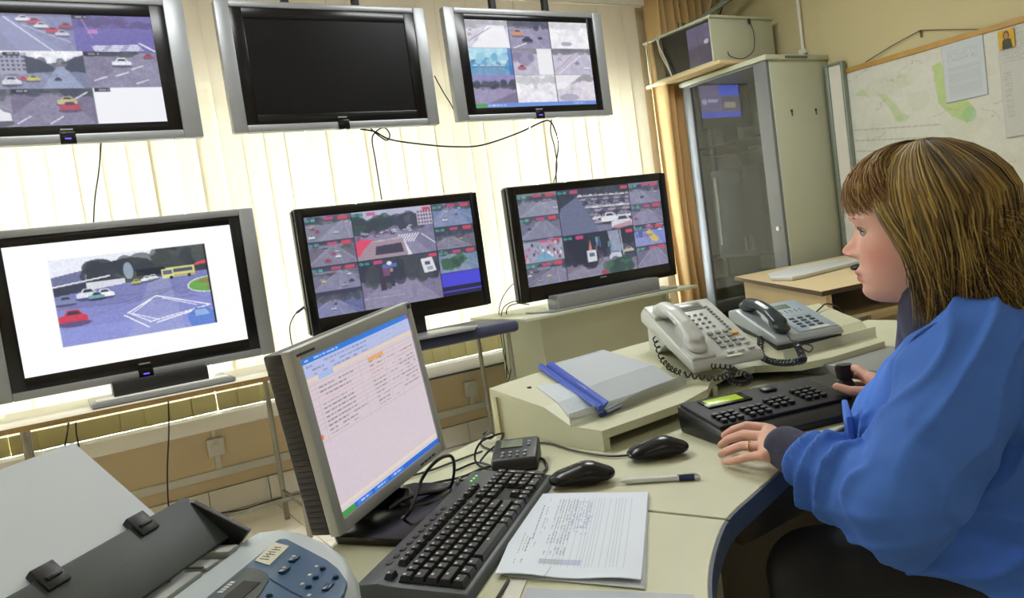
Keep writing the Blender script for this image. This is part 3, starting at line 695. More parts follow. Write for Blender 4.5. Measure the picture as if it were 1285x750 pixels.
def rb_(c, v):
    street(c, v, 53, road='7c7480', sky='20281f', hor=.6, cars=0, far='28302c', lanes=0); c.sub(*v); c.rect(0, 0, .45, .6, '182420'); c.trees(0, .4, .0, .6, ('141e1a', '202c28'))
    c.rect(.3, .4, .43, .66, 'd4dce0'); c.rect(.33, .46, .40, .54, '5c6c78'); c.poly([(.33, .4), (.36, .15), (.38, .4)], 'c88058')
    for k in range(26): x = .42 + .45 * c.rng.rand(); y = .1 + .45 * c.rng.rand(); c.rect(x, y, x + .025, y + .12, ['3c6c94', '28303c', 'b8bcc8', '8c4858', '4c9cac'][k % 5], .85)
    c.poly([(.62, .0), (.78, .0), (.8, .5), (.66, .5)], 'a8b4cc', .7); c.ell(.7, .62, .09, .10, 'd8dce8', .8); c.car(.9, .5, .15, 'c8b8a0'); c.line(.8, 0, .82, .6, 2, 'c4c4d0')
    c.poly([(.5, 1), (.62, .72), (.85, .66), (.95, .9), (.9, 1)], '2c5a3a'); c.trees(.55, .9, .65, .95, ('24482c', '3c6c44')); c.ell(.52, .95, .05, .06, 'a03848'); c.grain(.15, 2)
cr = grid_tv(60, rt_, rb_, [dict(road='848a98', sky='78887c', hor=.3, cars=3), dict(road='707488', sky='5c6474', hor=.2, cars=2), dict(road='a89cb0', sky='c8c0c8', hor=.1, cars=0, tree=False, lanes=0), dict(road='6c6c80', sky='5c6c6c', hor=.3, cars=5)],
             [dict(road='7c7c94', sky='74788c', hor=.3, cars=3), dict(road='74748c', sky='70687c', hor=.25, cars=3), dict(road='7888cc', sky='a4b4d8', hor=.2, cars=0, lanes=1), dict(road='706c84', sky='5c5c70', hor=.1, cars=0)], .26, .765, .51, False)
cr.sub(0, .5, .257, .75)
for k in range(40): x = cr.rng.rand() * .95; y = .1 + .7 * cr.rng.rand(); cr.rect(x, y, x + .05, y + .14, ['e8e8f0', '4c88b4', '303040', 'd04868', '6ca898', 'c8c8d8'][k % 6], .9)
cr.poly([(.25, .95), (.4, .6), (.6, .65), (.8, .95)], '58a8c8', .8); cr.sub(.768, .5, 1, .75)
for k in range(14): x = .02 + .4 * cr.rng.rand(); cr.rect(x, .15 + .3 * cr.rng.rand(), x + .04, .6, '4858a8', .8)
cr.poly([(.38, .35), (.5, .25), (.78, .75), (.7, .88), (.55, .8)], 'd8c038'); cr.rect(.45, .45, .58, .58, '8c8850', .8); cr.car(.85, .3, .15, 'e0e0e8')
def std3(r):
    part('speaker_bar', 'silver_plastic', r, lambda b: b.box(2.255, 2.94, 3.27, 3.38, .782, .86, .006))
    part('stand_base', 'silver_plastic', r, lambda b: b.prism([(2.2, 3.25), (3.05, 3.25), (3.12, 3.44), (2.15, 3.44)], .7815, .79, bev=.003))
television('black television on the cream stand, car park and street tiles', 2.09, 3.165, -.318 + CAMZ, .278 + CAMZ, 3.36, .02, .02, .03, (.052, .955, .13, .925), cr, style='black', stand=std3)

# ------------------------------------------------------------------ tables below the screens
t = empty('side_table', (.4, 3.6, 0), 'long white topped table with chipboard edge and metal legs', 'table')
part('tabletop', 'laminate_white', t, lambda b: b.box(-.2, .95, 3.36, 3.86, .7275, .745, .001))
part('edge_strip', 'chipboard', t, lambda b: b.box(-.2, .95, 3.354, 3.3605, .725, .744))
for x in (-.10, .87):
    for y in (3.41, 3.77): part('leg', 'leg_metal', t, lambda b: b.cyl((x, y, .002), (x, y, .727), .0125, n=12))
    part('end_rail', 'leg_metal', t, lambda b: b.cyl((x, 3.41, .14), (x, 3.77, .14), .009, n=10))
part('long_rail', 'leg_metal', t, lambda b: b.cyl((-.10, 3.60, .14), (.87, 3.60, .14), .009, n=10))
t = empty('small_table', (1.6, 3.45, 0), 'small table covered with dark navy cloth on thin metal legs', 'table')
part('tabletop', 'navy_cloth', t, lambda b: b.box(1.18, 1.985, 3.235, 3.62, .728, .783, .022, 4))
for x in (1.25, 1.93):
    for y in (3.27, 3.58): part('leg', 'leg_metal', t, lambda b: b.cyl((x, y, .002), (x, y, .745), .011, n=12))
t = empty('television_stand', (2.6, 3.55, 0), 'low cream cabinet with overhanging pale top under the right television', 'cabinet')
part('body', 'cabinet_cream', t, lambda b: (b.box(2.18, 2.198, 3.36, 3.78, .02, .765), b.box(3.06, 3.078, 3.36, 3.78, .02, .765), b.box(2.198, 3.06, 3.40, 3.78, .02, .765)))
part('worktop', 'cabinet_cream', t, lambda b: b.box(2.015, 3.175, 3.225, 3.80, .765, .7805, .002))
part('inner_shelf', 'cabinet_cream', t, lambda b: b.box(2.198, 3.06, 3.365, 3.40, .38, .396))

# ------------------------------------------------------------------ right corner
cab = empty('rack_cabinet', (4.2, 3.54, 0), 'tall grey metal rack cabinet with glass door against the right wall', 'cabinet')
CX, CY0, CY1, CZ = 3.915, 3.19, 3.90, 2.06
part('side_panel', 'cabinet_cream', cab, lambda b: b.box(CX + .03, 4.49, CY0, CY0 + .012, .03, CZ - .03, .002))
part('side_panel', 'cabinet_cream', cab, lambda b: b.box(CX + .03, 4.49, CY1 - .012, CY1, .03, CZ - .03, .002))
part('back_panel', 'cabinet_inner', cab, lambda b: b.box(4.478, 4.49, CY0 + .012, CY1 - .012, .03, CZ - .03))
part('base_plinth', 'cabinet_grey', cab, lambda b: b.box(CX + .02, 4.49, CY0, CY1, .002, .04))
part('top_cap', 'cabinet_cream', cab, lambda b: b.box(CX - .012, 4.495, CY0 - .012, CY1 + .012, CZ - .03, CZ, .004))
part('vent_grille', 'dark_grey', cab, lambda b: [b.box(4.08 + k * .012, 4.086 + k * .012, CY0 - .0135, CY0 - .011, CZ - .024, CZ - .008) for k in range(18)])
dr = part('door', 'cabinet_grey', cab, lambda b: (b.box(CX, CX + .025, CY0 + .003, CY0 + .10, .05, CZ - .032, .003), b.box(CX, CX + .025, CY1 - .075, CY1 - .003, .05, CZ - .032, .003), b.box(CX, CX + .025, CY0 + .09, CY1 - .07, .05, .14), b.box(CX, CX + .025, CY0 + .09, CY1 - .07, CZ - .045, CZ - .032)))
part('glass', 'door_glass', dr, lambda b: b.box(CX + .008, CX + .012, CY0 + .095, CY1 - .072, .13, CZ - .04))
part('door_handle', 'chrome', dr, lambda b: (b.cyl((CX - .012, CY0 + .04, 1.02), (CX, CY0 + .04, 1.02), .014), b.cyl((CX - .016, CY0 + .04, 1.02), (CX - .012, CY0 + .04, 1.02), .008)))
for k in (4.10, 4.33): part('screw', 'dark_grey', cab, lambda b: (b.cyl((k, CY0 - .003, 1.72), (k, CY0 + .001, 1.72), .010, n=12), b.box(k - .003, k + .003, CY0 - .004, CY0, 1.69, 1.72)))
for y in (CY0 + .1, CY1 - .1): part('mounting_rail', 'cabinet_grey', cab, lambda b: b.box(4.02, 4.05, y - .015, y + .015, .04, CZ - .04))
part('inner_tray', 'dark_grey', cab, lambda b: b.box(3.96, 4.46, CY0 + .03, CY1 - .03, .86, .88))
part('inner_tray', 'dark_grey', cab, lambda b: b.box(3.96, 4.46, CY0 + .03, CY1 - .03, 1.60, 1.612))
# added monitor and chassis in place of reflections in the door glass, plus equipment
cv = Cv(120, 90, '6c6488'); cv.rect(0, 0, 1, 1, '6a6090').rect(.5, 0, 1, .32, '2c50e0').rect(0, .82, 1, 1, '3a4ed8').rect(.55, .35, 1, .8, '564e68').rect(.6, .52, .88, .7, 'a49a8c').ell(.12, .5, .06, .09, 'b8b0d8', .9).rect(.2, .42, .45, .52, 'c8c0e0', .7); cv.grain(.1, 3)
r = empty('reflection_screen', (4.2, 3.8, 1.613), 'added violet screen behind the rack glass, in place of a reflected television', 'monitor')
ma = atX(868, 100, 4.0); 
part('bezel', 'black_gloss', r, lambda b: b.frame(3.935, 4.42, 1.73, 2.026, 3.945, 4.33, 1.80, 2.018, 3.775, 3.80))
panel('screen', cv, (3.945, 3.782, 2.018), (.385, 0, 0), (0, 0, -.218), 'screen_on', r)
part('back_housing', 'black_plastic', r, lambda b: (b.box(3.94, 4.42, 3.786, 3.84, 1.735, 2.022), b.box(4.10, 4.25, 3.76, 3.86, 1.613, 1.74)))
r = empty('reflection_chassis', (4.2, 3.6, .88), 'dark chassis added on the inner tray of the rack, in place of a dark reflection', 'equipment')  # added dark shape, stands in for a reflection in the door glass
part('chassis', 'black_plastic', r, lambda b: (b.box(3.945, 4.46, 3.36, 3.76, .881, 1.44, .004), b.box(3.965, 4.02, 3.28, 3.34, .881, 1.30, .004)))
part('blank_plate', 'dark_grey', r, lambda b: b.box(3.938, 3.946, 3.50, 3.68, 1.34, 1.41))
part('connector_strip', 'cable_white', r, lambda b: b.box(3.938, 3.946, 3.715, 3.735, .95, 1.40))
for z in (.93, .99): part('indicator', 'phone_silver', r, lambda b: b.cyl((3.938, 3.46 + (z - .93) * .9, .90), (3.938, 3.46 + (z - .93) * .9, .99), .010, n=10))
r = empty('lower_equipment', (4.2, 3.5, .04), 'black equipment stack in the lower part of the rack', 'equipment')
for k in range(3): part('unit', 'black_plastic', r, lambda b: b.box(3.97, 4.45, 3.50, 3.86, .041 + k * .24, .25 + k * .24, .004))
single('wall_dish', 'white_plastic', (4.25, 3.84, 1.46), 'pale round disc inside the rack between monitor and chassis', 'disc', lambda b: b.cyl((4.20, 3.80, 1.46), (4.20, 3.83, 1.46), .10, n=32))
single('rack_cable', 'cable_black', (4.0, 3.5, 1.55), 'black cable sagging behind the rack glass', 'cable', lambda b: b.tube([(3.96, 3.83, 1.57), (3.955, 3.65, 1.53), (3.955, 3.45, 1.52), (3.96, 3.28, 1.56)], .004))

# shelf board and metal box above the rack
single('wall_shelf', 'cream_wood', (4.1, 3.8, 2.09), 'pale wooden shelf board fixed above the rack in the corner', 'shelf', lambda b: b.box(3.80, 4.49, 3.44, 4.12, 2.075, 2.097, .002))
bx = empty('wall_box', (4.1, 3.8, 2.098), 'cream metal box with dark glass front on the corner shelf', 'box')
def sides(b):
    b.box(3.82, 4.40, 3.50, 3.512, 2.098, 2.385, .002); b.box(3.82, 4.40, 4.088, 4.10, 2.098, 2.385, .002); b.box(3.82, 4.40, 3.512, 4.088, 2.098, 2.11); b.box(4.388, 4.40, 3.512, 4.088, 2.11, 2.37)
part('casing', 'cabinet_cream', bx, sides)
part('lid', 'cabinet_cream', bx, lambda b: b.box(3.808, 4.41, 3.488, 4.112, 2.372, 2.388, .003))
part('inside_panel', 'black_soft', bx, lambda b: b.box(3.85, 3.86, 3.512, 4.088, 2.11, 2.372))
cv = Cv(60, 60, '7c7090'); cv.rect(0, 0, 1, .5, '84789c').rect(0, .5, 1, 1, '6c6078').ell(.75, .45, .1, .06, 'f0e8f0').line(.4, .1, .5, .9, 1, '30283c').grain(.25, 4)
panel('painted_reflection', cv, (3.845, 3.73, 2.36), (0, -.215, 0), (0, 0, -.245), 'screen_on', bx)  # glowing patch painted as the television reflected in the box front
part('front_glass', 'door_glass', bx, lambda b: b.box(3.822, 3.825, 3.512, 4.088, 2.11, 2.372))
part('lead', 'cable_white', bx, lambda b: b.tube([(3.90, 3.98, 2.39), (3.82, 3.97, 2.395), (3.803, 3.955, 2.34), (3.80, 3.90, 2.22), (3.80, 3.86, 2.10)], .005))
part('lead', 'cable_white', bx, lambda b: b.tube([(3.95, 3.93, 2.39), (3.82, 3.935, 2.395), (3.801, 3.95, 2.30), (3.80, 3.89, 2.17), (3.80, 3.86, 2.102)], .004))
part('plug_cord', 'cable_black', bx, lambda b: (b.tube([(4.17, 3.49, 2.36), (4.19, 3.482, 2.28), (4.17, 3.482, 2.17), (4.06, 3.482, 2.115), (3.95, 3.482, 2.13), (3.93, 3.482, 2.16)], .0025), b.cyl((4.17, 3.49, 2.34), (4.17, 3.49, 2.372), .008)))
single('conduit_pipe', 'white_plastic', (4.48, 3.33, 2.5), 'white vertical conduit on the right wall above the rack', 'pipe', lambda b: (b.cyl((4.478, 3.345, 2.09), (4.478, 3.345, ZC - .001), .012, n=12), b.box(4.46, 4.499, 3.32, 3.37, 2.11, 2.14, .003), b.cyl((4.46, 3.345, 2.075), (4.46, 3.345, 2.11), .010)))
single('cable_tray', 'alu', (4.3, 3.9, 2.5), 'grey metal cable channel running to the ceiling corner', 'cable tray', lambda b: (b.box(4.05, 4.49, 3.99, 4.0, 2.46, 2.50), b.cyl((4.02, 3.93, 2.42), (4.47, 3.42, 2.73), .020, n=8)))
for i, (a, c_) in enumerate(((atY(845, 30, 4.02), atY(853, 0, 4.02)), (atY(887, 20, 3.9), atY(893, -8, 3.9)), (atY(903, 20, 3.9), atY(908, -8, 3.9)))):
    single('hanging_wire', ['cable_black', 'cable_white', 'cable_black'][i], a, ['black wire beside the curtain, left of the corner box', 'white wire rising from the lid of the corner box', 'black wire rising beside the cable channel'][i], 'wire',
           lambda b: b.tube([a, (a + c_) / 2 + Vector((.01, 0, 0)), c_, c_ + Vector((0.02, 0, .12))], .005))

# aluminium-edged board stored upright behind the rack, and map board
ab = empty('stored_board', (4.44, 3.14, .02), 'whiteboard with aluminium edge stored upright between rack and map', 'board')
part('sheet', 'white_plastic', ab, lambda b: b.box(4.45, 4.462, 3.06, 3.17, .005, 1.98))
part('edge_profile', 'alu', ab, lambda b: (b.box(4.435, 4.478, 3.155, 3.18, .002, 1.99, .003), b.box(4.435, 4.478, 3.05, 3.065, .002, 1.99, .003), b.box(4.435, 4.478, 3.06, 3.16, 1.975, 1.99, .003)))
MX = 4.485
mp = empty('map_board', (MX, 2.2, 1.9), 'large wall map board with thin wooden frame on the right wall', 'map')
part('backing', 'corkboard', mp, lambda b: b.box(MX, MX + .012, .9, 3.09, .72, 1.925))
part('frame_rail', 'board_wood', mp, lambda b: b.box(MX - .014, MX + .014, .88, 3.105, 1.91, 1.94, .003))
part('frame_rail', 'board_wood', mp, lambda b: b.box(MX - .012, MX + .014, .88, 3.105, .70, .725, .003))
part('frame_rail', 'board_wood', mp, lambda b: b.box(MX - .012, MX + .014, 3.09, 3.105, .72, 1.915, .003))
part('frame_rail', 'board_wood', mp, lambda b: b.box(MX - .012, MX + .014, .88, .895, .72, 1.915, .003))
cv = Cv(420, 230, 'd0d2c8'); cv.rng = np.random.RandomState(9)
for k in range(60): cv.ell(cv.rng.rand(), cv.rng.rand(), .02 + .06 * cv.rng.rand(), .02 + .05 * cv.rng.rand(), ['c6c8bc', 'd8d9d2', 'c2c8b4', 'cbc8bc'][k % 4], .35)
cv.poly([(.262, .08), (.285, .07), (.305, .18), (.335, .25), (.36, .32), (.34, .38), (.30, .33), (.27, .26)], 'a9c470', .75); cv.ell(.345, .34, .018, .035, '8cc090', .6)
cv.poly([(.03, .12), (.06, .10), (.08, .15)], 'b0c688', .7); cv.poly([(.10, .14), (.13, .16), (.16, .24), (.17, .30), (.15, .30), (.13, .22)], 'b0c688', .6); cv.ell(.165, .29, .02, .02, 'a4c48c', .5)
for k in range(26):
    x, y = cv.rng.rand(), cv.rng.rand(); px_, py_ = x, y
    for q in range(8):
        nx, ny = px_ + .03 * (cv.rng.rand() - .3), py_ + .035 * (cv.rng.rand() - .5); cv.line(px_, py_, nx, ny, .7, ['a49c84', '9a9a88', 'b09a88'][k % 3], .5); px_, py_ = nx, ny
for k in range(7): cv.line(.02, .30 + .055 * k, .2 + .1 * cv.rng.rand(), .36 + .055 * k, 1.6, 'a0a092', .55)
for k in range(150): x, y = .2 * cv.rng.rand() + .06, .45 + .4 * cv.rng.rand(); cv.rect(x, y, x + .008, y + .005, '9a988a', .6)
cv.grain(.04, 3)
panel('map_sheet', cv, (MX - .002, 3.085, 1.91), (0, -2.15, 0), (0, 0, -1.18), 'paper_print', mp, bend=lambda U, V: np.stack([-.004 * (np.sin(U * 21 + V * 4) * .5 + .5) * (1 - U), 0 * U, 0 * U], -1))
def sheet_on_wall(name, label, cat, a, c_, cv, x):
    p = atX(*a, x); q = atX(*c_, x)
    o = panel(name, cv, (x, p.y, p.z), (0, q.y - p.y, 0), (0, 0, q.z - p.z), 'paper_print', None)
    m = o.modifiers.new('t', 'SOLIDIFY'); m.thickness = .0012; m.offset = 1
    root_at_origin(o, (x, (p.y + q.y) / 2, (p.z + q.z) / 2)); return tag(o, label, cat)
c1 = Cv(60, 80, 'c4ccd2'); [c1.words(.12, .85, .14 + .035 * k, .014, '8e9aa8', .6, .7) for k in range(6)]; c1.rect(.1, .42, .9, .94, 'bcc5cc', .6)
[c1.line(.1, .42 + .04 * k, .9, .42 + .04 * k, .6, 'a4aeb8', .5) for k in range(13)]
sheet_on_wall('notice_sheet', 'pale blue notice sheet pinned on the map, left of the longer list', 'paper', (1181, 58), (1240, 118), c1, MX - .008)
c2 = Cv(60, 120, 'c2c4c0'); [c2.words(.1, .9, .04 + .022 * k, .008, '8c9088', .6, .8) for k in range(12)]; [c2.words(.1, .3, .38 + .02 * k, .009, '808478', .6, .9) for k in range(22)]; [c2.words(.7, .9, .38 + .02 * k, .009, '909488', .5, .8) for k in range(22)]
sheet_on_wall('list_sheet', 'long printed list sheet pinned on the map under the small icon', 'paper', (1251, 42), (1310, 165), c2, MX - .009)
c3 = Cv(48, 60, 'c8a032'); c3.poly([(.2, 1), (.25, .55), (.5, .42), (.78, .55), (.85, 1)], '2c3830').ell(.5, .3, .2, .24, '5c4228').ell(.5, .33, .12, .17, 'a87c54').rect(.35, .5, .65, .8, '4a3c30', .7).grain(.1, 2)
sheet_on_wall('icon_card', 'small gold card with a dark robed figure at the top of the map', 'card', (1252, 40), (1274, 58), c3, MX - .017)
single('wall_nail', 'dark_edge', (4.495, 2.6, 2.0), 'small nail in the right wall above the map', 'nail', lambda b: b.cyl(atX(1155, 40, 4.48), atX(1155, 40, 4.501), .007, n=8))
na = atX(1155, 38, 4.487)
single('hanging_string', 'cable_brown', na, 'string from the nail down to the top of the map board', 'string', lambda b: (b.tube([na, atX(1120, 57, 4.483), atX(1086, 78, 4.48)], .0028, sm=2), b.tube([na, atX(1200, 37, 4.483), atX(1243, 37, 4.48)], .0028, sm=2), b.cyl(na, na + Vector((0, 0, -.04)), .004)))

# second desk at the back right
d2 = empty('second_desk', (3.5, 2.6, 0), 'beige wooden desk with dark edge in front of the rack', 'desk')
DT = [(3.325, 3.083), (2.635, 2.005), (3.9, 1.90), (4.40, 2.0), (4.40, 3.03)]
part('tabletop', 'desk_top_beige', d2, lambda b: b.prism(DT, .7825, .8))
part('edge_strip', 'dark_edge', d2, lambda b: b.prism([(x + (-.004 if x < 3.4 else .0), y + (-.004 if y < 2.5 else 0)) for x, y in DT], .7805, .7985))
part('side_panel', 'cream_wood', d2, lambda b: b.prism([(3.335, 3.03), (2.68, 2.02), (2.70, 2.01), (3.36, 3.02)], .01, .78))
part('side_panel', 'cream_wood', d2, lambda b: b.box(4.36, 4.38, 2.02, 3.0, .01, .78))
part('keyboard_shelf', 'desk_top_beige', d2, lambda b: b.prism([(2.80, 2.03), (3.6, 1.94), (4.34, 2.04), (4.34, 2.9), (3.36, 2.9)], .655, .670))
part('drawer_front', 'desk_top_beige', d2, lambda b: b.box(3.0, 3.5, 2.05, 2.07, .62, .652))
for k in range(6): part('file_spine', ['book_dark', 'desk_side', 'dark_grey'][k % 3], d2, lambda b: b.box(3.35 + k * .075, 3.41 + k * .075, 2.3, 2.55, .05, .42 - .02 * (k % 3)))
part('lower_shelf', 'dark_edge', d2, lambda b: b.prism([(2.90, 2.2), (4.34, 2.2), (4.34, 2.95), (3.36, 2.95)], .03, .048))
single('grey_keyboard_cover', 'phone_white', (3.7, 2.6, .8), 'flat pale rounded keyboard on the beige desk by the rack', 'keyboard', lambda b: b.prism([(3.02, 2.45), (3.10, 2.44), (3.75, 2.53), (3.80, 2.75), (3.72, 2.80), (3.5, 2.82), (3.22, 2.76), (3.05, 2.60)], .801, .822, bev=.006, seg=3))
single('black_mouse_box', 'black_plastic', (3.3, 2.3, .8), 'small black computer mouse on the beige desk next to the pale keyboard', 'mouse', lambda b: b.ell((3.40, 2.36, .812), (.05, .035, .016)))

# ================================================================== operator's desk
DZ = .74
ED = [(2.35, .95), (1.9, .935), (1.6, .93), (1.35, .925), (1.226, .919), (1.144, .905), (1.04, .878), (.937, .841), (.857, .812), (.767, .777), (.678, .717), (.60, .650), (.545, .585), (.50, .50), (.47, .40), (.46, .25)]
def smooth2(P, k=5):
    o = []; Q = [P[0]] + P + [P[-1]]
    for i in range(1, len(Q) - 2):
        for j in range(k):
            t = j / k; o.append(tuple(.5 * (2 * b + (c - a) * t + (2 * a - 5 * b + 4 * c - d) * t * t + (3 * b - a - 3 * c + d) * t ** 3) for a, b, c, d in zip(*Q[i - 1:i + 3])))
    return o + [P[-1]]
seamA, seamB = (.767, .777), (.52, 1.40)
_i = ED.index(seamA); _S = smooth2(ED); _j = _i * 5; ED = _S
dk = empty('operator_desk', (1.0, 1.1, 0), 'curved cream laminate desk with dark blue edge under the phones and keyboard', 'desk')
ir = _j
right = ED[:ir + 1] + [(.524, 1.395), (.68, 1.476), (.82, 1.53), (1.2, 1.62), (2.35, 1.62)]
left = [(.762, .774)] + ED[ir + 1:] + [(-.42, .25), (-.42, .72), (-.1, .93), (.22, 1.03), (.30, 1.13), (.40, 1.27), (.518, 1.392)]
def inset(P):   # laminate surface stops short of the edge band
    return P
part('worktop', 'desk_laminate', dk, lambda b: b.prism(right, DZ - .022, DZ, bev=.0012, seg=1))
part('worktop', 'desk_laminate', dk, lambda b: b.prism(left, DZ - .022, DZ, bev=.0012, seg=1))
def band(P):
    def f(b):
        b.tube([(x, y, DZ - .0125) for x, y in P], .001, n=4, sm=1) if False else None
        for (x, y), (u, v) in zip(P, P[1:]):
            d = Vector((u - x, v - y)); d.normalize(); n = Vector((-d.y, d.x)) * -1
            n = n if (n.y < 0 or n.x > 0) else -n
            o1 = Vector((x, y)); o2 = Vector((u, v))
            b.prism([tuple(o1 - d * .002), tuple(o2 + d * .002), tuple(o2 + d * .002 - n * .0), tuple(o2 + n * .004 + d * .002), tuple(o1 + n * .004 - d * .002)][0:2] + [tuple(o2 + n * .004 + d * .002), tuple(o1 + n * .004 - d * .002)], DZ - .032, DZ - .001)
    return f
edge_poly = lambda P, off: P
def offset_line(P, d):
    o = []
    for i in range(len(P)):
        a = Vector(P[max(i - 1, 0)]); c = Vector(P[min(i + 1, len(P) - 1)]); t = (c - a).normalized(); n = Vector((t.y, -t.x))
        o.append((P[i][0] + n.x * d, P[i][1] + n.y * d))
    return o
def band2(P):
    Q = offset_line(P, -.004); Q2 = offset_line(P, .001)
    return lambda b: b.prism(Q + Q2[::-1], DZ - .034, DZ - .0015)
part('edge_band', 'edge_blue', dk, band2(ED[:ir + 1]))
part('edge_band', 'edge_blue', dk, band2([(.762, .774)] + ED[ir + 1:]))
part('modesty_panel', 'shaded_panel', dk, lambda b: b.prism([(.93, 1.30), (2.25, 1.52), (2.25, 1.54), (.925, 1.32)], .12, DZ - .022))
part('leg_panel', 'shaded_panel', dk, lambda b: b.prism([(.90, .94), (.93, .95), (.93, 1.5), (.90, 1.5)], .01, DZ - .022))
part('leg_panel', 'shaded_panel', dk, lambda b: b.box(2.2, 2.22, 1.0, 1.6, .01, DZ - .022))
part('leg_panel', 'shaded_panel', dk, lambda b: b.box(-.35, -.33, .3, .75, .01, DZ - .022))
part('under_beam', 'shaded_panel', dk, lambda b: b.prism([(.95, .93), (1.9, 1.02), (1.9, 1.04), (.95, .95)], .60, DZ - .022))

# raised document shelf
HB, HM, HF, HE = .111, .078, .044, .041
back = [(.814, 1.493), (.95, 1.53), (1.10, 1.56), (1.22, 1.57), (1.32, 1.585), (1.42, 1.59), (1.52, 1.59), (1.62, 1.585), (1.80, 1.565), (2.00, 1.535)]
bend = [(.848, 1.335), (.97, 1.35), (1.10, 1.37), (1.22, 1.40), (1.30, 1.44), (1.38, 1.46), (1.46, 1.45), (1.54, 1.39), (1.68, 1.34), (1.90, 1.33)]
foot = [(.862, 1.268), (.98, 1.275), (1.10, 1.29), (1.22, 1.325), (1.30, 1.375), (1.38, 1.405), (1.455, 1.385), (1.525, 1.30), (1.66, 1.275), (1.86, 1.265)]
lip = [(.877, 1.188), (.99, 1.198), (1.109, 1.210), (1.225, 1.252), (1.30, 1.312), (1.38, 1.345), (1.46, 1.325), (1.515, 1.235), (1.60, 1.21), (1.815, 1.21)]
rs = empty('document_shelf', (1.4, 1.4, DZ), 'cream raised shelf with sloping top standing along the back of the desk', 'shelf')
def rtop(b):
    L = [[(x, y, DZ + h) for x, y in P] for P, h in ((back, HB), (bend, HM), (foot, HF), (lip, HE))]
    up = [[b.bm.verts.new(p) for p in r] for r in L]; lo = [[b.bm.verts.new((p[0], p[1], p[2] - .017)) for p in r] for r in L]
    n = len(back)
    for a in range(3):
        for k in range(n - 1):
            b.bm.faces.new((up[a][k], up[a][k + 1], up[a + 1][k + 1], up[a + 1][k])); b.bm.faces.new((lo[a][k], lo[a + 1][k], lo[a + 1][k + 1], lo[a][k + 1]))
    for a in range(3):
        b.bm.faces.new((up[a][0], up[a + 1][0], lo[a + 1][0], lo[a][0])); b.bm.faces.new((up[a][-1], lo[a][-1], lo[a + 1][-1], up[a + 1][-1]))
    for k in range(n - 1):
        b.bm.faces.new((up[3][k], up[3][k + 1], lo[3][k + 1], lo[3][k])); b.bm.faces.new((up[0][k], lo[0][k], lo[0][k + 1], up[0][k + 1]))
    bmesh.ops.recalc_face_normals(b.bm, faces=b.bm.faces)
o = part('shelf_top', 'desk_laminate', rs, rtop, smooth=True, ang=12)
def endp(i, dx):
    P = [Vector(P_[i]) for P_ in (back, bend, foot, lip)]; H = [HB, HM, HF, HE]
    def f(b):
        a = [b.bm.verts.new((p.x, p.y, DZ + h - .0172)) for p, h in zip(P, H)]; c = [b.bm.verts.new((p.x, p.y, DZ + .0005)) for p in P]
        a2 = [b.bm.verts.new((p.x + dx, p.y, DZ + h - .0172)) for p, h in zip(P, H)]; c2 = [b.bm.verts.new((p.x + dx, p.y, DZ + .0005)) for p in P]
        b.bm.faces.new(a + c[::-1]); b.bm.faces.new(a2 + c2[::-1])
        for k in range(3): b.bm.faces.new((a[k], a[k + 1], a2[k + 1], a2[k])); b.bm.faces.new((c[k], c[k + 1], c2[k + 1], c2[k]))
        b.bm.faces.new((a[0], c[0], c2[0], a2[0])); b.bm.faces.new((a[3], c[3], c2[3], a2[3])); bmesh.ops.recalc_face_normals(b.bm, faces=b.bm.faces)
    return f
part('end_panel', 'desk_laminate', rs, endp(0, .016), smooth=False)
part('end_panel', 'desk_laminate', rs, endp(-1, -.016), smooth=False)
part('end_panel', 'desk_laminate', rs, endp(4, .016), smooth=False)
part('back_board', 'desk_side', rs, lambda b: b.prism([(x, y - .012) for x, y in back] + [(x, y - .024) for x, y in back[::-1]], DZ + .0005, DZ + HB - .019))
for P in ([(.862, 1.266), (1.04, 1.281), (1.20, 1.312), (1.235, 1.325)], [(1.525, 1.285), (1.66, 1.274), (1.86, 1.262)]):
    part('clear_stop', 'acrylic', rs, lambda b: b.prism(P + offset_line(P, -.003)[::-1], DZ + HF - .002, DZ + HF + .025))
for p in ((.89, 1.45), (1.36, 1.52)): part('screw_cap', 'dark_edge', rs, lambda b: b.cyl((p[0], p[1], DZ + .095), (p[0], p[1], DZ + HM + (HB - HM) * (p[1] - 1.34) / .16 + .0012 + (.004 if p[0] > 1 else 0)), .005, n=10))
def riser_z(x, y):
    def yi(P):
        for (a, b_), (c, d) in zip(P, P[1:]):
            if x <= c: return b_ + (d - b_) * (x - a) / (c - a)
        return P[-1][1]
    yb, ym, yf = yi(back), yi(bend), yi(foot)
    if y > ym: return DZ + HM + (HB - HM) * (y - ym) / (yb - ym)
    if y > yf: return DZ + HF + (HM - HF) * (y - yf) / (ym - yf)
    return DZ + HE + .003

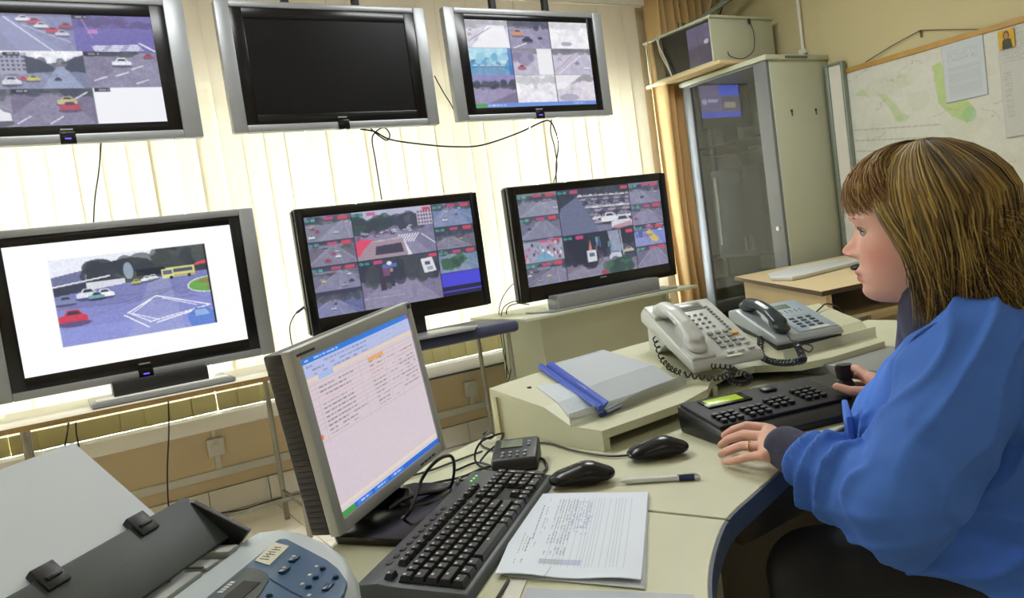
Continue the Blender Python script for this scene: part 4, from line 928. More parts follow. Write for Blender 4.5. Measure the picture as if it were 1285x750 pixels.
# papers on the shelf
def slope_sheet(name, label, cat, corners, z_off, cv, mats='paper_print', thick=.0012, parent=None, curl=0.0, seg=(90, 60)):
    cv = cv or Cv(seg[0], seg[1], 'cfd6de')
    W, H = cv.w, cv.h; A, B_, C_, D_ = [Vector(c) for c in corners]
    us = np.linspace(0, 1, W + 1); vs = np.linspace(0, 1, H + 1); co = []
    for v in vs:
        for u in us:
            p = (A * (1 - u) + B_ * u) * (1 - v) + (D_ * (1 - u) + C_ * u) * v
            co.append((p.x, p.y, riser_z(p.x, p.y) + z_off + curl * (math.sin(u * 3.1) * v * v)))
    i = np.arange(H)[:, None] * (W + 1) + np.arange(W)[None]; q = np.stack([i, i + W + 1, i + W + 2, i + 1], -1).reshape(-1, 4)
    me = D.meshes.new(name); me.from_pydata(co, [], q.tolist()); ca = me.color_attributes.new('Col', 'FLOAT_COLOR', 'CORNER')
    cc = np.ones((W * H, 4, 4)); cc[..., :3] = cv.a.reshape(-1, 3)[:, None]; ca.data.foreach_set('color', cc.ravel()); me.materials.append(MATS[mats]); me.shade_smooth()
    o = D.objects.new(name, me); COL.objects.link(o); m = o.modifiers.new('t', 'SOLIDIFY'); m.thickness = thick; m.offset = -1
    if parent is not None: me.transform(wm(parent).inverted()); o.parent = parent
    else: root_at_origin(o, sum((Vector((c[0], c[1], 0)) for c in corners), Vector()) / 4 + Vector((0, 0, DZ + .08)))
    return tag(o, label, cat) if label else o
cv = Cv(110, 80, 'cdd6dc'); [cv.words(.08, .92, .06 + .045 * k, .012, 'a9b3bc', .5, .8) for k in range(19)]; cv.rect(.3, .7, .6, .75, 'b4c0cc', .5)
slope_sheet('loose_sheet', 'loose printed white sheet lying on the sloping shelf under the blue folder', 'paper', [(.905, 1.445), (1.03, 1.42), (1.03, 1.285), (.875, 1.283)], .0022, cv)
fo = empty('blue_folder', (1.05, 1.38, DZ + .09), 'clear covered document folder with blue spine lying on the sloping shelf', 'folder')
def fz(p, h): return Vector((p[0], p[1], riser_z(*p) + h))
FA, FB, FC, FD = (.965, 1.505), (1.185, 1.56), (1.205, 1.325), (.955, 1.26)
FA, FD = (.990, 1.53), (.935, 1.262)
slope_sheet('back_cover', None, None, [FA, FB, FC, FD], .005, Cv(40, 40, '2b4796'), thick=.003, parent=fo)
slope_sheet('page_stack', None, None, [(FA[0] + .02, FA[1]), FB, FC, (FD[0] + .02, FD[1] + .004)], .011, Cv(40, 40, 'c8ced4'), thick=.006, parent=fo)
cv = Cv(110, 90, 'b9c0c6'); [cv.words(.15, .85, .1 + .05 * k, .01, 'a6b0bc', .35, .5) for k in range(14)]; cv.line(.02, .03, .98, .02, 1.2, '7c8cc0', .6)
slope_sheet('clear_cover', None, None, [(FA[0] + .012, FA[1] + .002), (FB[0] + .003, FB[1]), (FC[0] + .003, FC[1]), (FD[0] + .015, FD[1])], .0135, cv, thick=.001, parent=fo, curl=.006)
part('spine_bar', 'folder_blue', fo, lambda b: b.tube([fz(FA, .012) + Vector((-.004, .012, 0)), fz(FD, .020) + Vector((0, -.004, 0))], .0075, n=8, sm=1))
part('spine_flap', 'folder_blue', fo, lambda b: b.tube([fz(FA, .0155) + Vector((.012, .002, 0)), fz(FD, .0235) + Vector((.014, 0, 0))], .010, n=6, sm=1, flat=.25))

# ------------------------------------------------------------------ telephones
def coil(b, pts, r, turns, rc, n=5):
    P = [Vector(p) for p in pts]; o = []
    L = len(P) - 1; N = turns * 8
    for i in range(N + 1):
        t = i / N * L; k = min(int(t), L - 1); f = t - k
        a = P[max(k - 1, 0)]; c, d = P[k], P[k + 1]; e = P[min(k + 2, L)]
        p = .5 * ((2 * c) + (d - a) * f + (2 * a - 5 * c + 4 * d - e) * f * f + (3 * c - a - 3 * d + e) * f ** 3)
        tn = (d - c).normalized(); u = tn.orthogonal().normalized(); v = tn.cross(u); an = 2 * PI * i / 8
        o.append(p + (u * math.cos(an) + v * math.sin(an)) * rc)
    b.tube(o, r, n=n, sm=1)
def handset(r, L, mats, x, y, zf, wd=.024):
    """handset along local y, centred on x"""
    b = MB(); b2 = blob([('cap', (x, y - L * .36, zf(y - L * .36) + .012), (wd * 1.0, .030, .013), (x, y - L * .30, zf(y - L * .30) + .018), (wd * .95, .03, .013)),
        ('cap', (x, y + L * .36, zf(y + L * .36) + .012), (wd * 1.0, .030, .013), (x, y + L * .30, zf(y + L * .30) + .018), (wd * .95, .03, .013)),
        ('cap', (x, y - L * .32, zf(y - L * .32) + .027), (wd * .95, .02, .012), (x, y - L * .12, zf(y - .12 * L) + .037), (wd * .85, .02, .013)),
        ('cap', (x, y - L * .12, zf(y - L * .12) + .037), (wd * .85, .02, .013), (x, y + L * .12, zf(y + .12 * L) + .037), (wd * .85, .02, .013)),
        ('cap', (x, y + L * .12, zf(y + L * .12) + .037), (wd * .85, .02, .013), (x, y + L * .32, zf(y + L * .32) + .027), (wd * .95, .02, .012))], .0035, 6)
    return meshobj('handset', b2, mats, r, world=False)
# white office phone, on its stand foot; local frame: x right, y back, z up, tilted with the base
wp = empty('desk_telephone', (1.353, 1.305, DZ + .062), 'large white office telephone with handset on the left half of the shelf', 'telephone', rot=Matrix.Rotation(R(-15), 4, 'Z') @ Matrix.Rotation(R(24), 4, 'X'))
part('body', 'phone_white', wp, lambda b: b.prism([(0, 0), (.265, 0), (.272, .022), (.262, .040), (.01, .026), (-.004, .012)], -.095, .095, axis='x', bev=.005, seg=3), world=False)
part('stand_foot', 'phone_white', wp, lambda b: b.prism([(.14, .0), (.24, .0), (.215, -.062), (.19, -.066)], -.09, .075, axis='x', bev=.003), world=False)
zf = lambda y: .026 + .014 * (y - .01) / .25
hz = handset(wp, .235, 'phone_white', -.06, .135, lambda y: zf(y), .026)
part('earpiece_cradle', 'phone_white', wp, lambda b: b.box(-.092, -.028, .20, .262, .034, .046, .004), world=False)
part('mouthpiece_cradle', 'phone_white', wp, lambda b: b.box(-.092, -.028, .012, .07, .024, .034, .004), world=False)
TL = Matrix.Translation((0, .0, .0265)) @ Matrix.Rotation(math.atan2(.014, .25), 4, 'X')
part('display', 'lcd_grey', wp, lambda b: b.box(.0, .055, .222, .245, -.002, .0015, .001, M=TL), world=False)
part('display_frame', 'phone_key', wp, lambda b: b.frame(-.008, .063, -.0, .001, -.0, .055, 0, .001, .2, .21) if False else b.box(-.006, .061, .216, .251, -.003, .0006, .001, M=TL), world=False)
k0 = None
def keyset(root, meshname, m, size, spots, T, round_=False):
    sx, sy, sz = size
    b = MB()
    if round_: b.cyl((0, 0, -.001), (0, 0, sz), sx, n=10, bev=.0008)
    else: b.box(-sx, sx, -sy, sy, -.001, sz, .0012, 1)
    o = b.build(meshname, m, root, world=False); me = o.data; D.objects.remove(o)
    for (x, y) in spots:
        o = D.objects.new(meshname, me); COL.objects.link(o); o.parent = root; o.matrix_local = T @ Matrix.Translation((x, y, 0))
keyset(wp, 'key', 'phone_key', (.0068, .0055, .004), [(.008 + c * .021, .045 + r_ * .019) for r_ in range(4) for c in range(3)], TL)
keyset(wp, 'hold_key', 'phone_key_orange', (.0085, .0055, .004), [(.068, .088)], TL)
keyset(wp, 'small_key', 'phone_key', (.0045, .003, .0025), [(.066 + (.012 if c else 0), .108 + r_ * .0125) for r_ in range(10) for c in (0,)] + [(.0 + c * .018, .132 + r_ * .02) for r_ in range(4) for c in range(3)], TL)
keyset(wp, 'flag_key', 'phone_white', (.009, .004, .004), [(.012, .018), (.040, .018), (.070, .020), (.07, .062), (.071, .042)], TL)
part('name_label', 'label_paper', wp, lambda b: b.box(-.005, .035, .001, .008, 0, .0008, M=TL), world=False)
part('coiled_cord', 'cable_black', wp, lambda b: coil(b, [wm(wp) @ Vector((-.088, .20, -.01)), wm(wp) @ Vector((-.115, .10, -.02)), Vector((1.235, 1.335, DZ + .068)), Vector((1.28, 1.275, DZ + .052)), Vector((1.325, 1.262, DZ + .058)), Vector((1.36, 1.25, DZ + .04)), Vector((1.32, 1.235, DZ + .035)), Vector((1.27, 1.225, DZ + .055)), Vector((1.31, 1.25, DZ + .07)), wm(wp) @ Vector((-.055, -.012, .02))], .0018, 46, .0058))
# silver phone with dark handset
sp = empty('desk_telephone', (1.650, 1.305, DZ + .060), 'smaller silver telephone with dark handset at the right end of the shelf', 'telephone', rot=Matrix.Rotation(R(-17), 4, 'Z') @ Matrix.Rotation(R(12), 4, 'X') @ Matrix.Scale(.93, 4))
part('body', 'phone_silver', sp, lambda b: b.prism([(0, .012), (.245, .016), (.25, .046), (.215, .058), (.01, .034), (-.006, .022)], -.105, .105, axis='x', bev=.006, seg=3), world=False)
part('base', 'dark_grey', sp, lambda b: b.prism([(.004, -.004), (.242, -.004), (.245, .020), (.0, .014)], -.102, .102, axis='x', bev=.003), world=False)
zf2 = lambda y: .034 + .024 * (y - .01) / .205
handset(sp, .225, 'handset_dark', -.068, .118, zf2, .025)
TS = Matrix.Translation((0, .01, .0345)) @ Matrix.Rotation(math.atan2(.024, .205), 4, 'X')
part('face_plate', 'phone_face_blue', sp, lambda b: b.box(-.025, .098, .004, .20, -.002, .0012, .001, M=TS), world=False)
part('display', 'lcd_grey', sp, lambda b: b.box(-.012, .052, .155, .182, 0, .0022, .001, M=TS), world=False)
part('printed_badge', 'phone_silver', sp, lambda b: b.box(.005, .08, .10, .118, 0, .0018, M=TS), world=False)
keyset(sp, 'key', 'dark_grey', (.0078, .0052, .0035), [(.005 + c * .027, .03 + r_ * .018) for r_ in range(4) for c in range(3)], TS)
keyset(sp, 'small_key', 'dark_grey', (.0035, .0025, .002), [(-.012 + c * .016, .128 + r_ * .010) for r_ in range(2) for c in range(6)], TS)
part('name_label', 'label_paper', sp, lambda b: b.box(.015, .075, .008, .018, 0, .0018, M=TS), world=False)
c0 = wm(sp) @ Vector((-.07, .0, .035))
part('coiled_cord', 'handset_dark', sp, lambda b: coil(b, [wm(sp) @ Vector((-.107, .075, .012)), Vector((1.475, 1.31, DZ + .062)), Vector((1.455, 1.24, DZ + .055)), Vector((1.43, 1.16, DZ + .07)), Vector((1.47, 1.19, DZ + .072)), Vector((1.515, 1.235, DZ + .085))], .003, 34, .0062))
part('handset_wire', 'cable_black', sp, lambda b: b.tube([c0, Vector((1.55, 1.275, DZ + .088)), Vector((1.565, 1.235, DZ + .075)), Vector((1.54, 1.225, DZ + .065)), Vector((1.515, 1.235, DZ + .085))], .0018))
part('line_cord', 'cable_black', sp, lambda b: b.tube([Vector((1.77, 1.45, riser_z(1.77, 1.45) + .004)), Vector((1.86, 1.455, riser_z(1.86, 1.455) + .004)), Vector((1.925, 1.475, DZ + .108)), Vector((1.965, 1.48, DZ + .115)), Vector((2.01, 1.47, DZ + .09)), Vector((2.03, 1.44, DZ + .01))], .0022))

# ------------------------------------------------------------------ black camera control panel with joystick
ct = empty('control_panel', (1.01, 1.00, DZ), 'black camera control keyboard with green display and joystick in front of the operator', 'control panel', rot=R(-14))
# local: x along the front, y back
part('base', 'black_plastic', ct, lambda b: b.prism([(-.005, .0), (.165, 0.0), (.17, .020), (.17, .052), (.02, .030), (-.008, .016)], 0, .375, axis='x', bev=.004, seg=2), world=False)
TC = Matrix.Translation((0, .02, .0305)) @ Matrix.Rotation(math.atan2(.022, .15), 4, 'X')
part('top_plate', 'black_soft', ct, lambda b: b.box(.004, .30, .004, .145, -.002, .006, .003, M=TC), world=False)
part('display_frame', 'black_gloss', ct, lambda b: b.box(.035, .135, .088, .132, .005, .0095, .002, M=TC), world=False)
part('green_display', 'lcd_green', ct, lambda b: b.box(.042, .118, .097, .124, .006, .0105, .0005, M=TC), world=False)
keyset(ct, 'key', 'key_black', (.0060, .0048, .0065), [(.022 + bx_ * .062 + c * .0175 + (.012 if bx_ == 3 else 0), .018 + r_ * .0155 + (.014 if bx_ > 1 else 0)) for bx_ in range(4) for c in range(3) for r_ in range(3 if bx_ < 3 else 4)], TC @ Matrix.Translation((0, 0, .006)))
part('rocker_key', 'key_black', ct, lambda b: b.box(.175, .205, .105, .128, .006, .012, .004, M=TC), world=False)
js = part('joystick', 'black_plastic', ct, lambda b: (b.cyl((.330, .075, .036), (.330, .075, .046), .034, .027, n=28, bev=.002), b.cyl((.330, .075, .044), (.330, .075, .058), .019, .012, n=24), b.cyl((.330, .075, .05), (.330, .075, .07), .010, n=16)), world=False)
part('knob', 'black_plastic', js, lambda b: (b.cyl((.330, .075, .057), (.330, .075, .088), .0155, .0185, n=28, bev=.003)), world=False)
KNOB = wm(ct) @ Vector((.338, .085, .105))

# ------------------------------------------------------------------ keyboard on the desk
kb = empty('computer_keyboard', (.285, .941, DZ), 'black and grey computer keyboard lying in front of the desktop monitor', 'keyboard', rot=R(42.0))
# local: x along the length, y = away from the user (back); origin at back-left corner
KL, KW = .448, .150
part('case', 'kb_grey', kb, lambda b: b.prism([(0, 0), (0, .024), (-.03, .026), (-.05, .022), (-.145, .012), (-KW, .008), (-KW - .004, 0)], 0, KL, axis='x', bev=.003, seg=2), world=False)
TK = Matrix.Translation((0, -.05, .0222)) @ Matrix.Rotation(math.atan2(.010, .095), 4, 'X')
part('key_well', 'black_soft', kb, lambda b: (b.box(.012, .298, -.092, -.004, -.002, .0012, M=TK), b.box(.302, .362, -.092, -.004, -.002, .0008, M=TK), b.box(.366, .438, -.092, -.004, -.002, .0012, M=TK)), world=False)
def capmesh(wd, dp, hh=.0075):
    b = MB(); bm = bmesh.new(); bmesh.ops.create_cube(bm, size=1)
    for v in bm.verts:
        t = .80 if v.co.z > 0 else 1.0
        v.co = Vector((v.co.x * (wd - (0 if t == 1 else .004)), v.co.y * (dp - (0 if t == 1 else .004)), (hh if v.co.z > 0 else 0)))
    bmesh.ops.bevel(bm, geom=[e for e in bm.edges if all(v.co.z > .001 for v in e.verts)], offset=.0008, segments=1, affect='EDGES')
    b._add(bm); b.mi = 1
    b.box(-min(wd, .016) * .32, -min(wd, .016) * .02, dp * .06, dp * .26, hh - .0002, hh + .0002)
    return b
caps = {}
def key(x, y, wd=.0175, dp=.0160, name='key'):
    kx = (round(wd, 4), round(dp, 4))
    if kx not in caps:
        o = capmesh(wd, dp).build('key', ['key_black', 'key_print'], kb, world=False, smooth=False); caps[kx] = o.data; D.objects.remove(o)
    o = D.objects.new(name, caps[kx]); COL.objects.link(o); o.parent = kb; o.matrix_local = TK @ Matrix.Translation((x, y, .001))
rows = [-.0125, -.030, -.0475, -.065, -.0825]
px_ = .0190
for c in range(13): key(.021 + c * px_, rows[0])
key(.021 + 13.5 * px_ - .002, rows[0], .034)
key(.0255, rows[1], .0265); [key(.049 + c * px_, rows[1]) for c in range(12)]; key(.2825, rows[1], .024, .0160)
key(.028, rows[2], .031); [key(.0535 + c * px_, rows[2]) for c in range(11)]; key(.2735, rows[2], .041)
key(.033, rows[3], .041); [key(.064 + c * px_, rows[3]) for c in range(10)]; key(.268, rows[3], .052)
[key(.023 + k * .0245, rows[4], .0225) for k in range(3)]; key(.1445, rows[4], .112, name='space_bar'); [key(.2135 + k * .0245, rows[4], .0225) for k in range(4)]
for c in range(3):
    key(.3125 + c * px_, rows[0]); key(.3125 + c * px_, rows[1]); key(.3125 + c * px_, rows[4])
key(.3125 + px_, rows[3])
for c in range(3):
    for r_ in range(4): key(.3735 + c * px_ * .95, rows[r_])
key(.3825, rows[4], .036); key(.4095, rows[4]); key(.4285, (rows[0]), .0165); key(.4285, (rows[1] + rows[2]) / 2, .0165, .034); key(.4285, (rows[3] + rows[4]) / 2, .0165, .034)
key(.021, .010, .017, .012)
for g in range(3):
    for c in range(4): key(.062 + g * .082 + c * px_, .010, .017, .012)
for c in range(3): key(.3125 + c * px_, .010, .017, .012)
keyset(kb, 'media_button', 'dark_grey', (.006, .004, .002), [(.06 + k * .022, .0305) for k in range(10)], TK)
for k in range(3): part('status_light', 'led_green', kb, lambda b: b.box(.385 + k * .014, .388 + k * .014, -.022, -.019, .0255, .0268), world=False)
part('cable_boot', 'black_plastic', kb, lambda b: b.tube([(.40, .0, .012), (.42, .02, .012), (.46, .03, .008)], .004), world=False)

# ------------------------------------------------------------------ desktop monitor
mo = empty('desktop_monitor', (.45, 1.2, DZ), 'flat desktop monitor with silver frame showing a spreadsheet, beside the printer', 'monitor')
TLc = Vector((.298, 1.12, -.110 + CAMZ)); ang, tilt, roll = R(34.4), R(3.4), R(5.0)
MXv = Vector((math.cos(ang), math.sin(ang), 0)); MN = Vector((math.sin(ang), -math.cos(ang), 0)); MU = Vector((0, 0, 1)) * math.cos(tilt) - MN * math.sin(tilt)
X2 = MXv * math.cos(roll) + MU * math.sin(roll); U2 = MU * math.cos(roll) - MXv * math.sin(roll); N2 = X2.cross(U2) * 1.0   # N2 faces the viewer
N2 = X2.cross(U2); MW, MH = .345, .286
TM = Matrix(((X2.x, -N2.x, U2.x, TLc.x), (X2.y, -N2.y, U2.y, TLc.y), (X2.z, -N2.z, U2.z, TLc.z), (0, 0, 0, 1)))   # local: x right, y into the monitor, z up; origin top-left
part('frame', 'silver_light', mo, lambda b: b.frame(0, MW, -MH, 0, .021, MW - .016, -MH + .020, -.020, 0, .018, .003) or b._add(bmesh.new()) if False else b.frame(0, MW, -MH, 0, .021, MW - .016, -MH + .020, -.020, 0, .018, .003), world=False).matrix_local = Matrix.Identity(4)
mo_frame = [o for o in mo.children if o.name.startswith('frame')][-1]; mo_frame.data.transform(wm(mo).inverted() @ TM)
cv = Cv(210, 180, 'dccdd6')
cv.rect(0, 0, 1, .035, '2f7ee0'); cv.words(.03, .3, .012, .012, 'dfeaff'); cv.rect(0, .035, 1, .125, 'b9c2ea'); cv.rect(.97, .005, .99, .03, 'd84830')
for y in (.05, .078, .104): cv.words(.03, .55, y, .012, '6a76a0', .7, .7); cv.words(.65, .95, y, .008, '8a94b8', .5, .5)
cv.rect(0, .125, 1, .145, 'e8d2c0'); cv.rect(.52, .165, .67, .20, 'f0a850', .9); cv.rect(.10, .125, .22, .155, 'a8c0f0')
for k in range(14): cv.line(.0, .17 + k * .027, 1, .17 + k * .027, .8, 'c8b8c0', .7)
for k, x in enumerate((.06, .43, .52, .67, .78)): cv.line(x, .15, x, .54, .8, 'c4b4bc', .6)
for k in range(12):
    col = 'e09090' if k in (3,) else '77706c'
    cv.words(.08, .34 + .08 * (k % 3 == 0), .195 + k * .027, .010, col, .75, .85); cv.words(.53, .65, .195 + k * .027, .010, 'e0a088' if k in (2, 4) else '80787c', .7, .85)
    if k > 1: cv.words(.80, .97, .17 + k * .027, .010, 'e0a898' if k == 3 else '807880', .7, .8)
    if k % 2: cv.words(.70, .77, .195 + k * .027, .009, '8a9088', .6, .8)
cv.rect(0, .47, .022, .50, 'f08040'); cv.rect(0, .925, 1, .945, 'eadccc'); cv.rect(0, .945, 1, .962, 'd8d0e0'); cv.rect(0, .965, 1, 1, '2f6fd8'); cv.rect(0, .965, .12, 1, '48a04c')
for x in (.14, .3, .46): cv.rect(x, .972, x + .13, .994, '4a8cec'); cv.words(x + .03, x + .1, .979, .008, 'dfeaff')
cv.a *= .92; cv.grain(.03, 2)
so = panel('screen', cv, tuple(TM @ Vector((.021, .004, -.020))), tuple(X2 * (MW - .037)), tuple(U2 * -(MH - .040)), 'screen_on', mo)
part('back_housing', 'black_plastic', mo, lambda b: (b.box(.002, MW - .002, .016, .054, -MH + .002, -.002, .004, M=TM), b.box(.03, MW - .03, .038, .062, -MH + .03, -.03, .012, M=TM), b.box(.021, MW - .016, .006, .018, -MH + .02, -.02, M=TM)))
part('logo', 'dark_grey', mo, lambda b: b.box(.012, .055, -.0006, .001, -.0125, -.0085, M=TM))
part('corner_badge', 'dark_grey', mo, lambda b: b.box(MW - .014, MW - .005, -.0008, .001, -.012, -.004, M=TM))
vr = part('vent_ribs', 'black_plastic', mo, lambda b: [b.box(.0010, .004, .019, .050, -.024 - k * .009, -.020 - k * .009, M=TM) for k in range(29)]); vr['kind'] = 'stuff'
part('neck', 'black_gloss', mo, lambda b: (b.box(MW * .5 - .035, MW * .5 + .035, .062, .082, -MH * .70, -MH * .45, .004, M=TM), b.tube([TM @ Vector((MW * .5, .085, -MH * .55)), TM @ Vector((MW * .5, .095, -MH)), Vector((.487, 1.243, DZ + .008))], .022, n=12)))
part('foot', 'black_gloss', mo, lambda b: b.prism([(-.115, -.105), (.105, -.105), (.12, -.09), (.12, .06), (.09, .09), (-.09, .09), (-.13, .05), (-.13, -.09)], 0.001, .014, bev=.004, M=Matrix.Translation((.470, 1.195, DZ)) @ Matrix.Rotation(ang, 4, 'Z')))
part('button_row', 'dark_grey', mo, lambda b: [b.box(MW * .72 + k * .014, MW * .72 + .009 + k * .014, -.0018, .002, -MH + .007, -MH + .010, M=TM) for k in range(4)])

# ------------------------------------------------------------------ desk small things
def mouse(label, x, y, rz, L=.112, W=.060, H=.036):
    r = empty('computer_mouse', (x, y, DZ), label, 'mouse', rot=R(rz))
    me = blob([('hull', [((-L * .30, 0, .012), (.024, W * .46, .012)), ((-L * .08, 0, .016), (.03, W * .50, .020)), ((L * .20, 0, .013), (.030, W * .48, .014)), ((L * .33, 0, .010), (.020, W * .43, .010))])], .0025, 8)
    me.transform(Matrix.Translation((0, 0, -min(v.co.z for v in me.vertices))))
    meshobj('shell', me, 'black_gloss', r, world=False)
    part('wheel', 'dark_grey', r, lambda b: b.cyl((L * .22, -.003, .021), (L * .22, .003, .021), .006, n=14), world=False)
    part('button_seam', 'black_soft', r, lambda b: b.box(L * .10, L * .42, -.0006, .0006, .012, .0245), world=False)
    return r
m1 = atZ(730, 597, DZ + .015); m2 = atZ(825, 564, DZ + .015)
mouse('glossy black computer mouse nearer the keyboard, left of the other mouse', m1.x, m1.y, 148)
mouse('glossy black computer mouse below the blue folder, beside the control panel', m2.x, m2.y, 150)
pn0 = atZ(778, 604, DZ + .005); pn1 = atZ(879, 598, DZ + .005)
pen = empty('ballpoint_pen', pn0, 'white ballpoint pen with dark blue grip lying on the desk', 'pen')
dv = (pn1 - pn0).normalized(); PL = .142; pn1 = pn0 + (pn1 - pn0)
pl = (pn1 - pn0).length
part('barrel', 'pen_white', pen, lambda b: (b.cyl(pn0 + dv * .012, pn0 + dv * pl * .74, .0046, n=14), b.cyl(pn0, pn0 + dv * .0122, .0012, .0046, n=12), b.cyl(pn0 + dv * pl * .93, pn1, .0046, .0038, n=12)))
part('blue_band', 'pen_blue', pen, lambda b: b.cyl(pn0 + dv * pl * .74, pn0 + dv * pl * .93, .0051, n=14))
part('clip', 'pen_white', pen, lambda b: b.tube([pn0 + dv * pl * .98 + Vector((0, 0, .004)), pn0 + dv * pl * .9 + Vector((0, 0, .0068)), pn0 + dv * pl * .72 + Vector((0, 0, .0058))], .0014))
# printed forms on the desk
def desk_sheet(name, label, P, z, cv, curl=.0, mats='paper_print', group=None):
    A, B_, C_, D_ = [np.array((p[0], p[1], z)) for p in P]
    W, H = cv.w, cv.h
    us = np.linspace(0, 1, W + 1); vs = np.linspace(0, 1, H + 1); U, V = np.meshgrid(us, vs); U = U[..., None]; V = V[..., None]
    co = (A * (1 - U) + B_ * U) * (1 - V) + (D_ * (1 - U) + C_ * U) * V
    co[..., 2] += curl * (np.sin(U[..., 0] * 9) * .5 + .5) * V[..., 0] ** 6 + .0006 * np.sin(U[..., 0] * 5 + V[..., 0] * 4)
    i = np.arange(H)[:, None] * (W + 1) + np.arange(W)[None]; q = np.stack([i, i + W + 1, i + W + 2, i + 1], -1).reshape(-1, 4)
    me = D.meshes.new(name); me.from_pydata(co.reshape(-1, 3).tolist(), [], q.tolist()); ca = me.color_attributes.new('Col', 'FLOAT_COLOR', 'CORNER')
    cc = np.ones((W * H, 4, 4)); cc[..., :3] = cv.a.reshape(-1, 3)[:, None]; ca.data.foreach_set('color', cc.ravel()); me.materials.append(MATS[mats]); me.shade_smooth()
    o = D.objects.new(name, me); COL.objects.link(o); m = o.modifiers.new('t', 'SOLIDIFY'); m.thickness = .0010; m.offset = -1
    root_at_origin(o, tuple((A + C_) / 2)); return tag(o, label, 'paper', group)
cv = Cv(190, 150, 'e6effb')
# the form lies with its text lines running away from the viewer
for k in range(26):
    x = .30 + k * .024; cv.line(x, .08, x, .90, .7, 'aab6c8', .55)
for y in (.08, .28, .5, .68, .80, .86, .90): cv.line(.28, y, .93, y, .7, 'aab4c4', .5)
def vwords(x, y0, y1, wd, col, al, dens):
    y = y0
    while y < y1:
        h = .012 + .03 * cv.rng.rand()
        if cv.rng.rand() < dens: cv.rect(x, y, x + wd, min(y + h, y1), col, al)
        y += h + .008
for x, y0, y1 in ((.10, .55, .78), (.125, .58, .78), (.15, .60, .76), (.10, .84, .9), (.15, .84, .88), (.17, .18, .62), (.21, .2, .33), (.2, .62, .7), (.215, .35, .55), (.235, .36, .5), (.205, .08, .12)): vwords(x, y0, y1, .007, '6c7484', .75, .9)
for k in range(7):
    vwords(.29 + k * .024, .1, .5, .010, '8a94a8', .6, .85); vwords(.29 + k * .024, .52, .66, .010, '7c8494', .6, .8); vwords(.29 + k * .024, .70, .79, .010, '70788a', .6, .7)
for k in range(6): vwords(.44 + k * .022, .12, .48, .011, '8c92c0', .5, .8)
for k in range(30): cv.ell(.38 + .2 * cv.rng.rand(), .3 + .25 * cv.rng.rand(), .008, .008, '8c90c8', .4)
cv.rect(.28, .83, .44, .88, '9aa2b0', .6).rect(.44, .83, .58, .88, 'a0a8d8', .6).line(.38, .9, .36, 1, 1, '8890a0', .8)
P = [atZ(665, 624, DZ), atZ(814, 621, DZ), atZ(806, 736, DZ), atZ(622, 726, DZ)]; P = [(p.x, p.y) for p in P]
P2 = [(x + .003, y - .005) for x, y in P]; P3 = [(P[0][0], P[0][1]), (P[1][0], P[1][1]), (P[2][0] - .004, P[2][1] - .010), (P[3][0] + .01, P[3][1] - .003)]
desk_sheet('paper_sheet', 'white sheet at the bottom of the small stack of forms, its near edge showing', P3, DZ + .0022, Cv(30, 24, 'e2eaf4'), .0)
desk_sheet('paper_form', 'printed white form with a ruled table lying on the desk beside the keyboard', P, DZ + .0058, cv, .004)
# small transparent card holder at the bottom edge
hd = empty('name_holder', tuple(atZ(660, 735, DZ)), 'clear plastic strip holder with white edge beneath the printed form', 'holder')
q = [atZ(*p, DZ) for p in ((612, 752), (638, 724), (660, 724), (640, 752))]
part('white_edge', 'white_plastic', hd, lambda b: b.prism([(p.x, p.y) for p in q], DZ + .0005, DZ + .0012) if False else b.prism([(p.x, p.y) for p in [atZ(622, 770, DZ), atZ(641, 729, DZ), atZ(661, 729, DZ), atZ(645, 770, DZ)]], DZ + .0003, DZ + .0018))
part('dark_rim', 'dark_grey', hd, lambda b: b.tube([atZ(612, 770, DZ + .003), atZ(638, 728, DZ + .003)], .0022, sm=1))
part('clear_sheet', 'folder_clear', hd, lambda b: b.prism([(p.x, p.y) for p in [atZ(649, 770, DZ), atZ(662, 738, DZ), atZ(700, 741, DZ), atZ(780, 743, DZ), atZ(870, 747, DZ), atZ(880, 770, DZ)]], DZ + .0003, DZ + .0014))
# small black hands-free console with display
dv_ = empty('small_console', tuple(atZ(650, 583, DZ)), 'small black device with grey display at the back end of the keyboard', 'device', rot=Matrix.Rotation(R(-38), 4, 'Z') @ Matrix.Scale(1.08, 4))
part('body', 'black_plastic', dv_, lambda b: b.prism([(-.045, 0), (.040, 0), (.044, .030), (.036, .040), (-.046, .024), (-.050, .010)], -.040, .040, axis='x', bev=.005, seg=3), world=False)
TD = Matrix.Translation((0, -.046, .0245)) @ Matrix.Rotation(math.atan2(.016, .082), 4, 'X')
part('display', 'lcd_grey', dv_, lambda b: b.box(-.026, .012, .044, .072, -.001, .0012, M=TD), world=False)
keyset(dv_, 'key', 'phone_silver', (.0032, .0024, .0022), [(-.020 + c * .013, .012 + r_ * .012) for r_ in range(2) for c in range(4)] + [(.024, .05), (.024, .06)], TD, True)
part('logo', 'phone_silver', dv_, lambda b: b.box(-.024, .0, .077, .080, 0, .0006, M=TD), world=False)

# ------------------------------------------------------------------ printer / fax with paper
PY = R(46.0)
C0 = atZ(258, 690, CAMZ - .28)                     # where tray meets the body at its right end
pr = empty('fax_printer', (C0.x, C0.y, DZ), 'silver and blue desktop fax printer with rear paper tray, bottom left', 'printer', rot=PY)
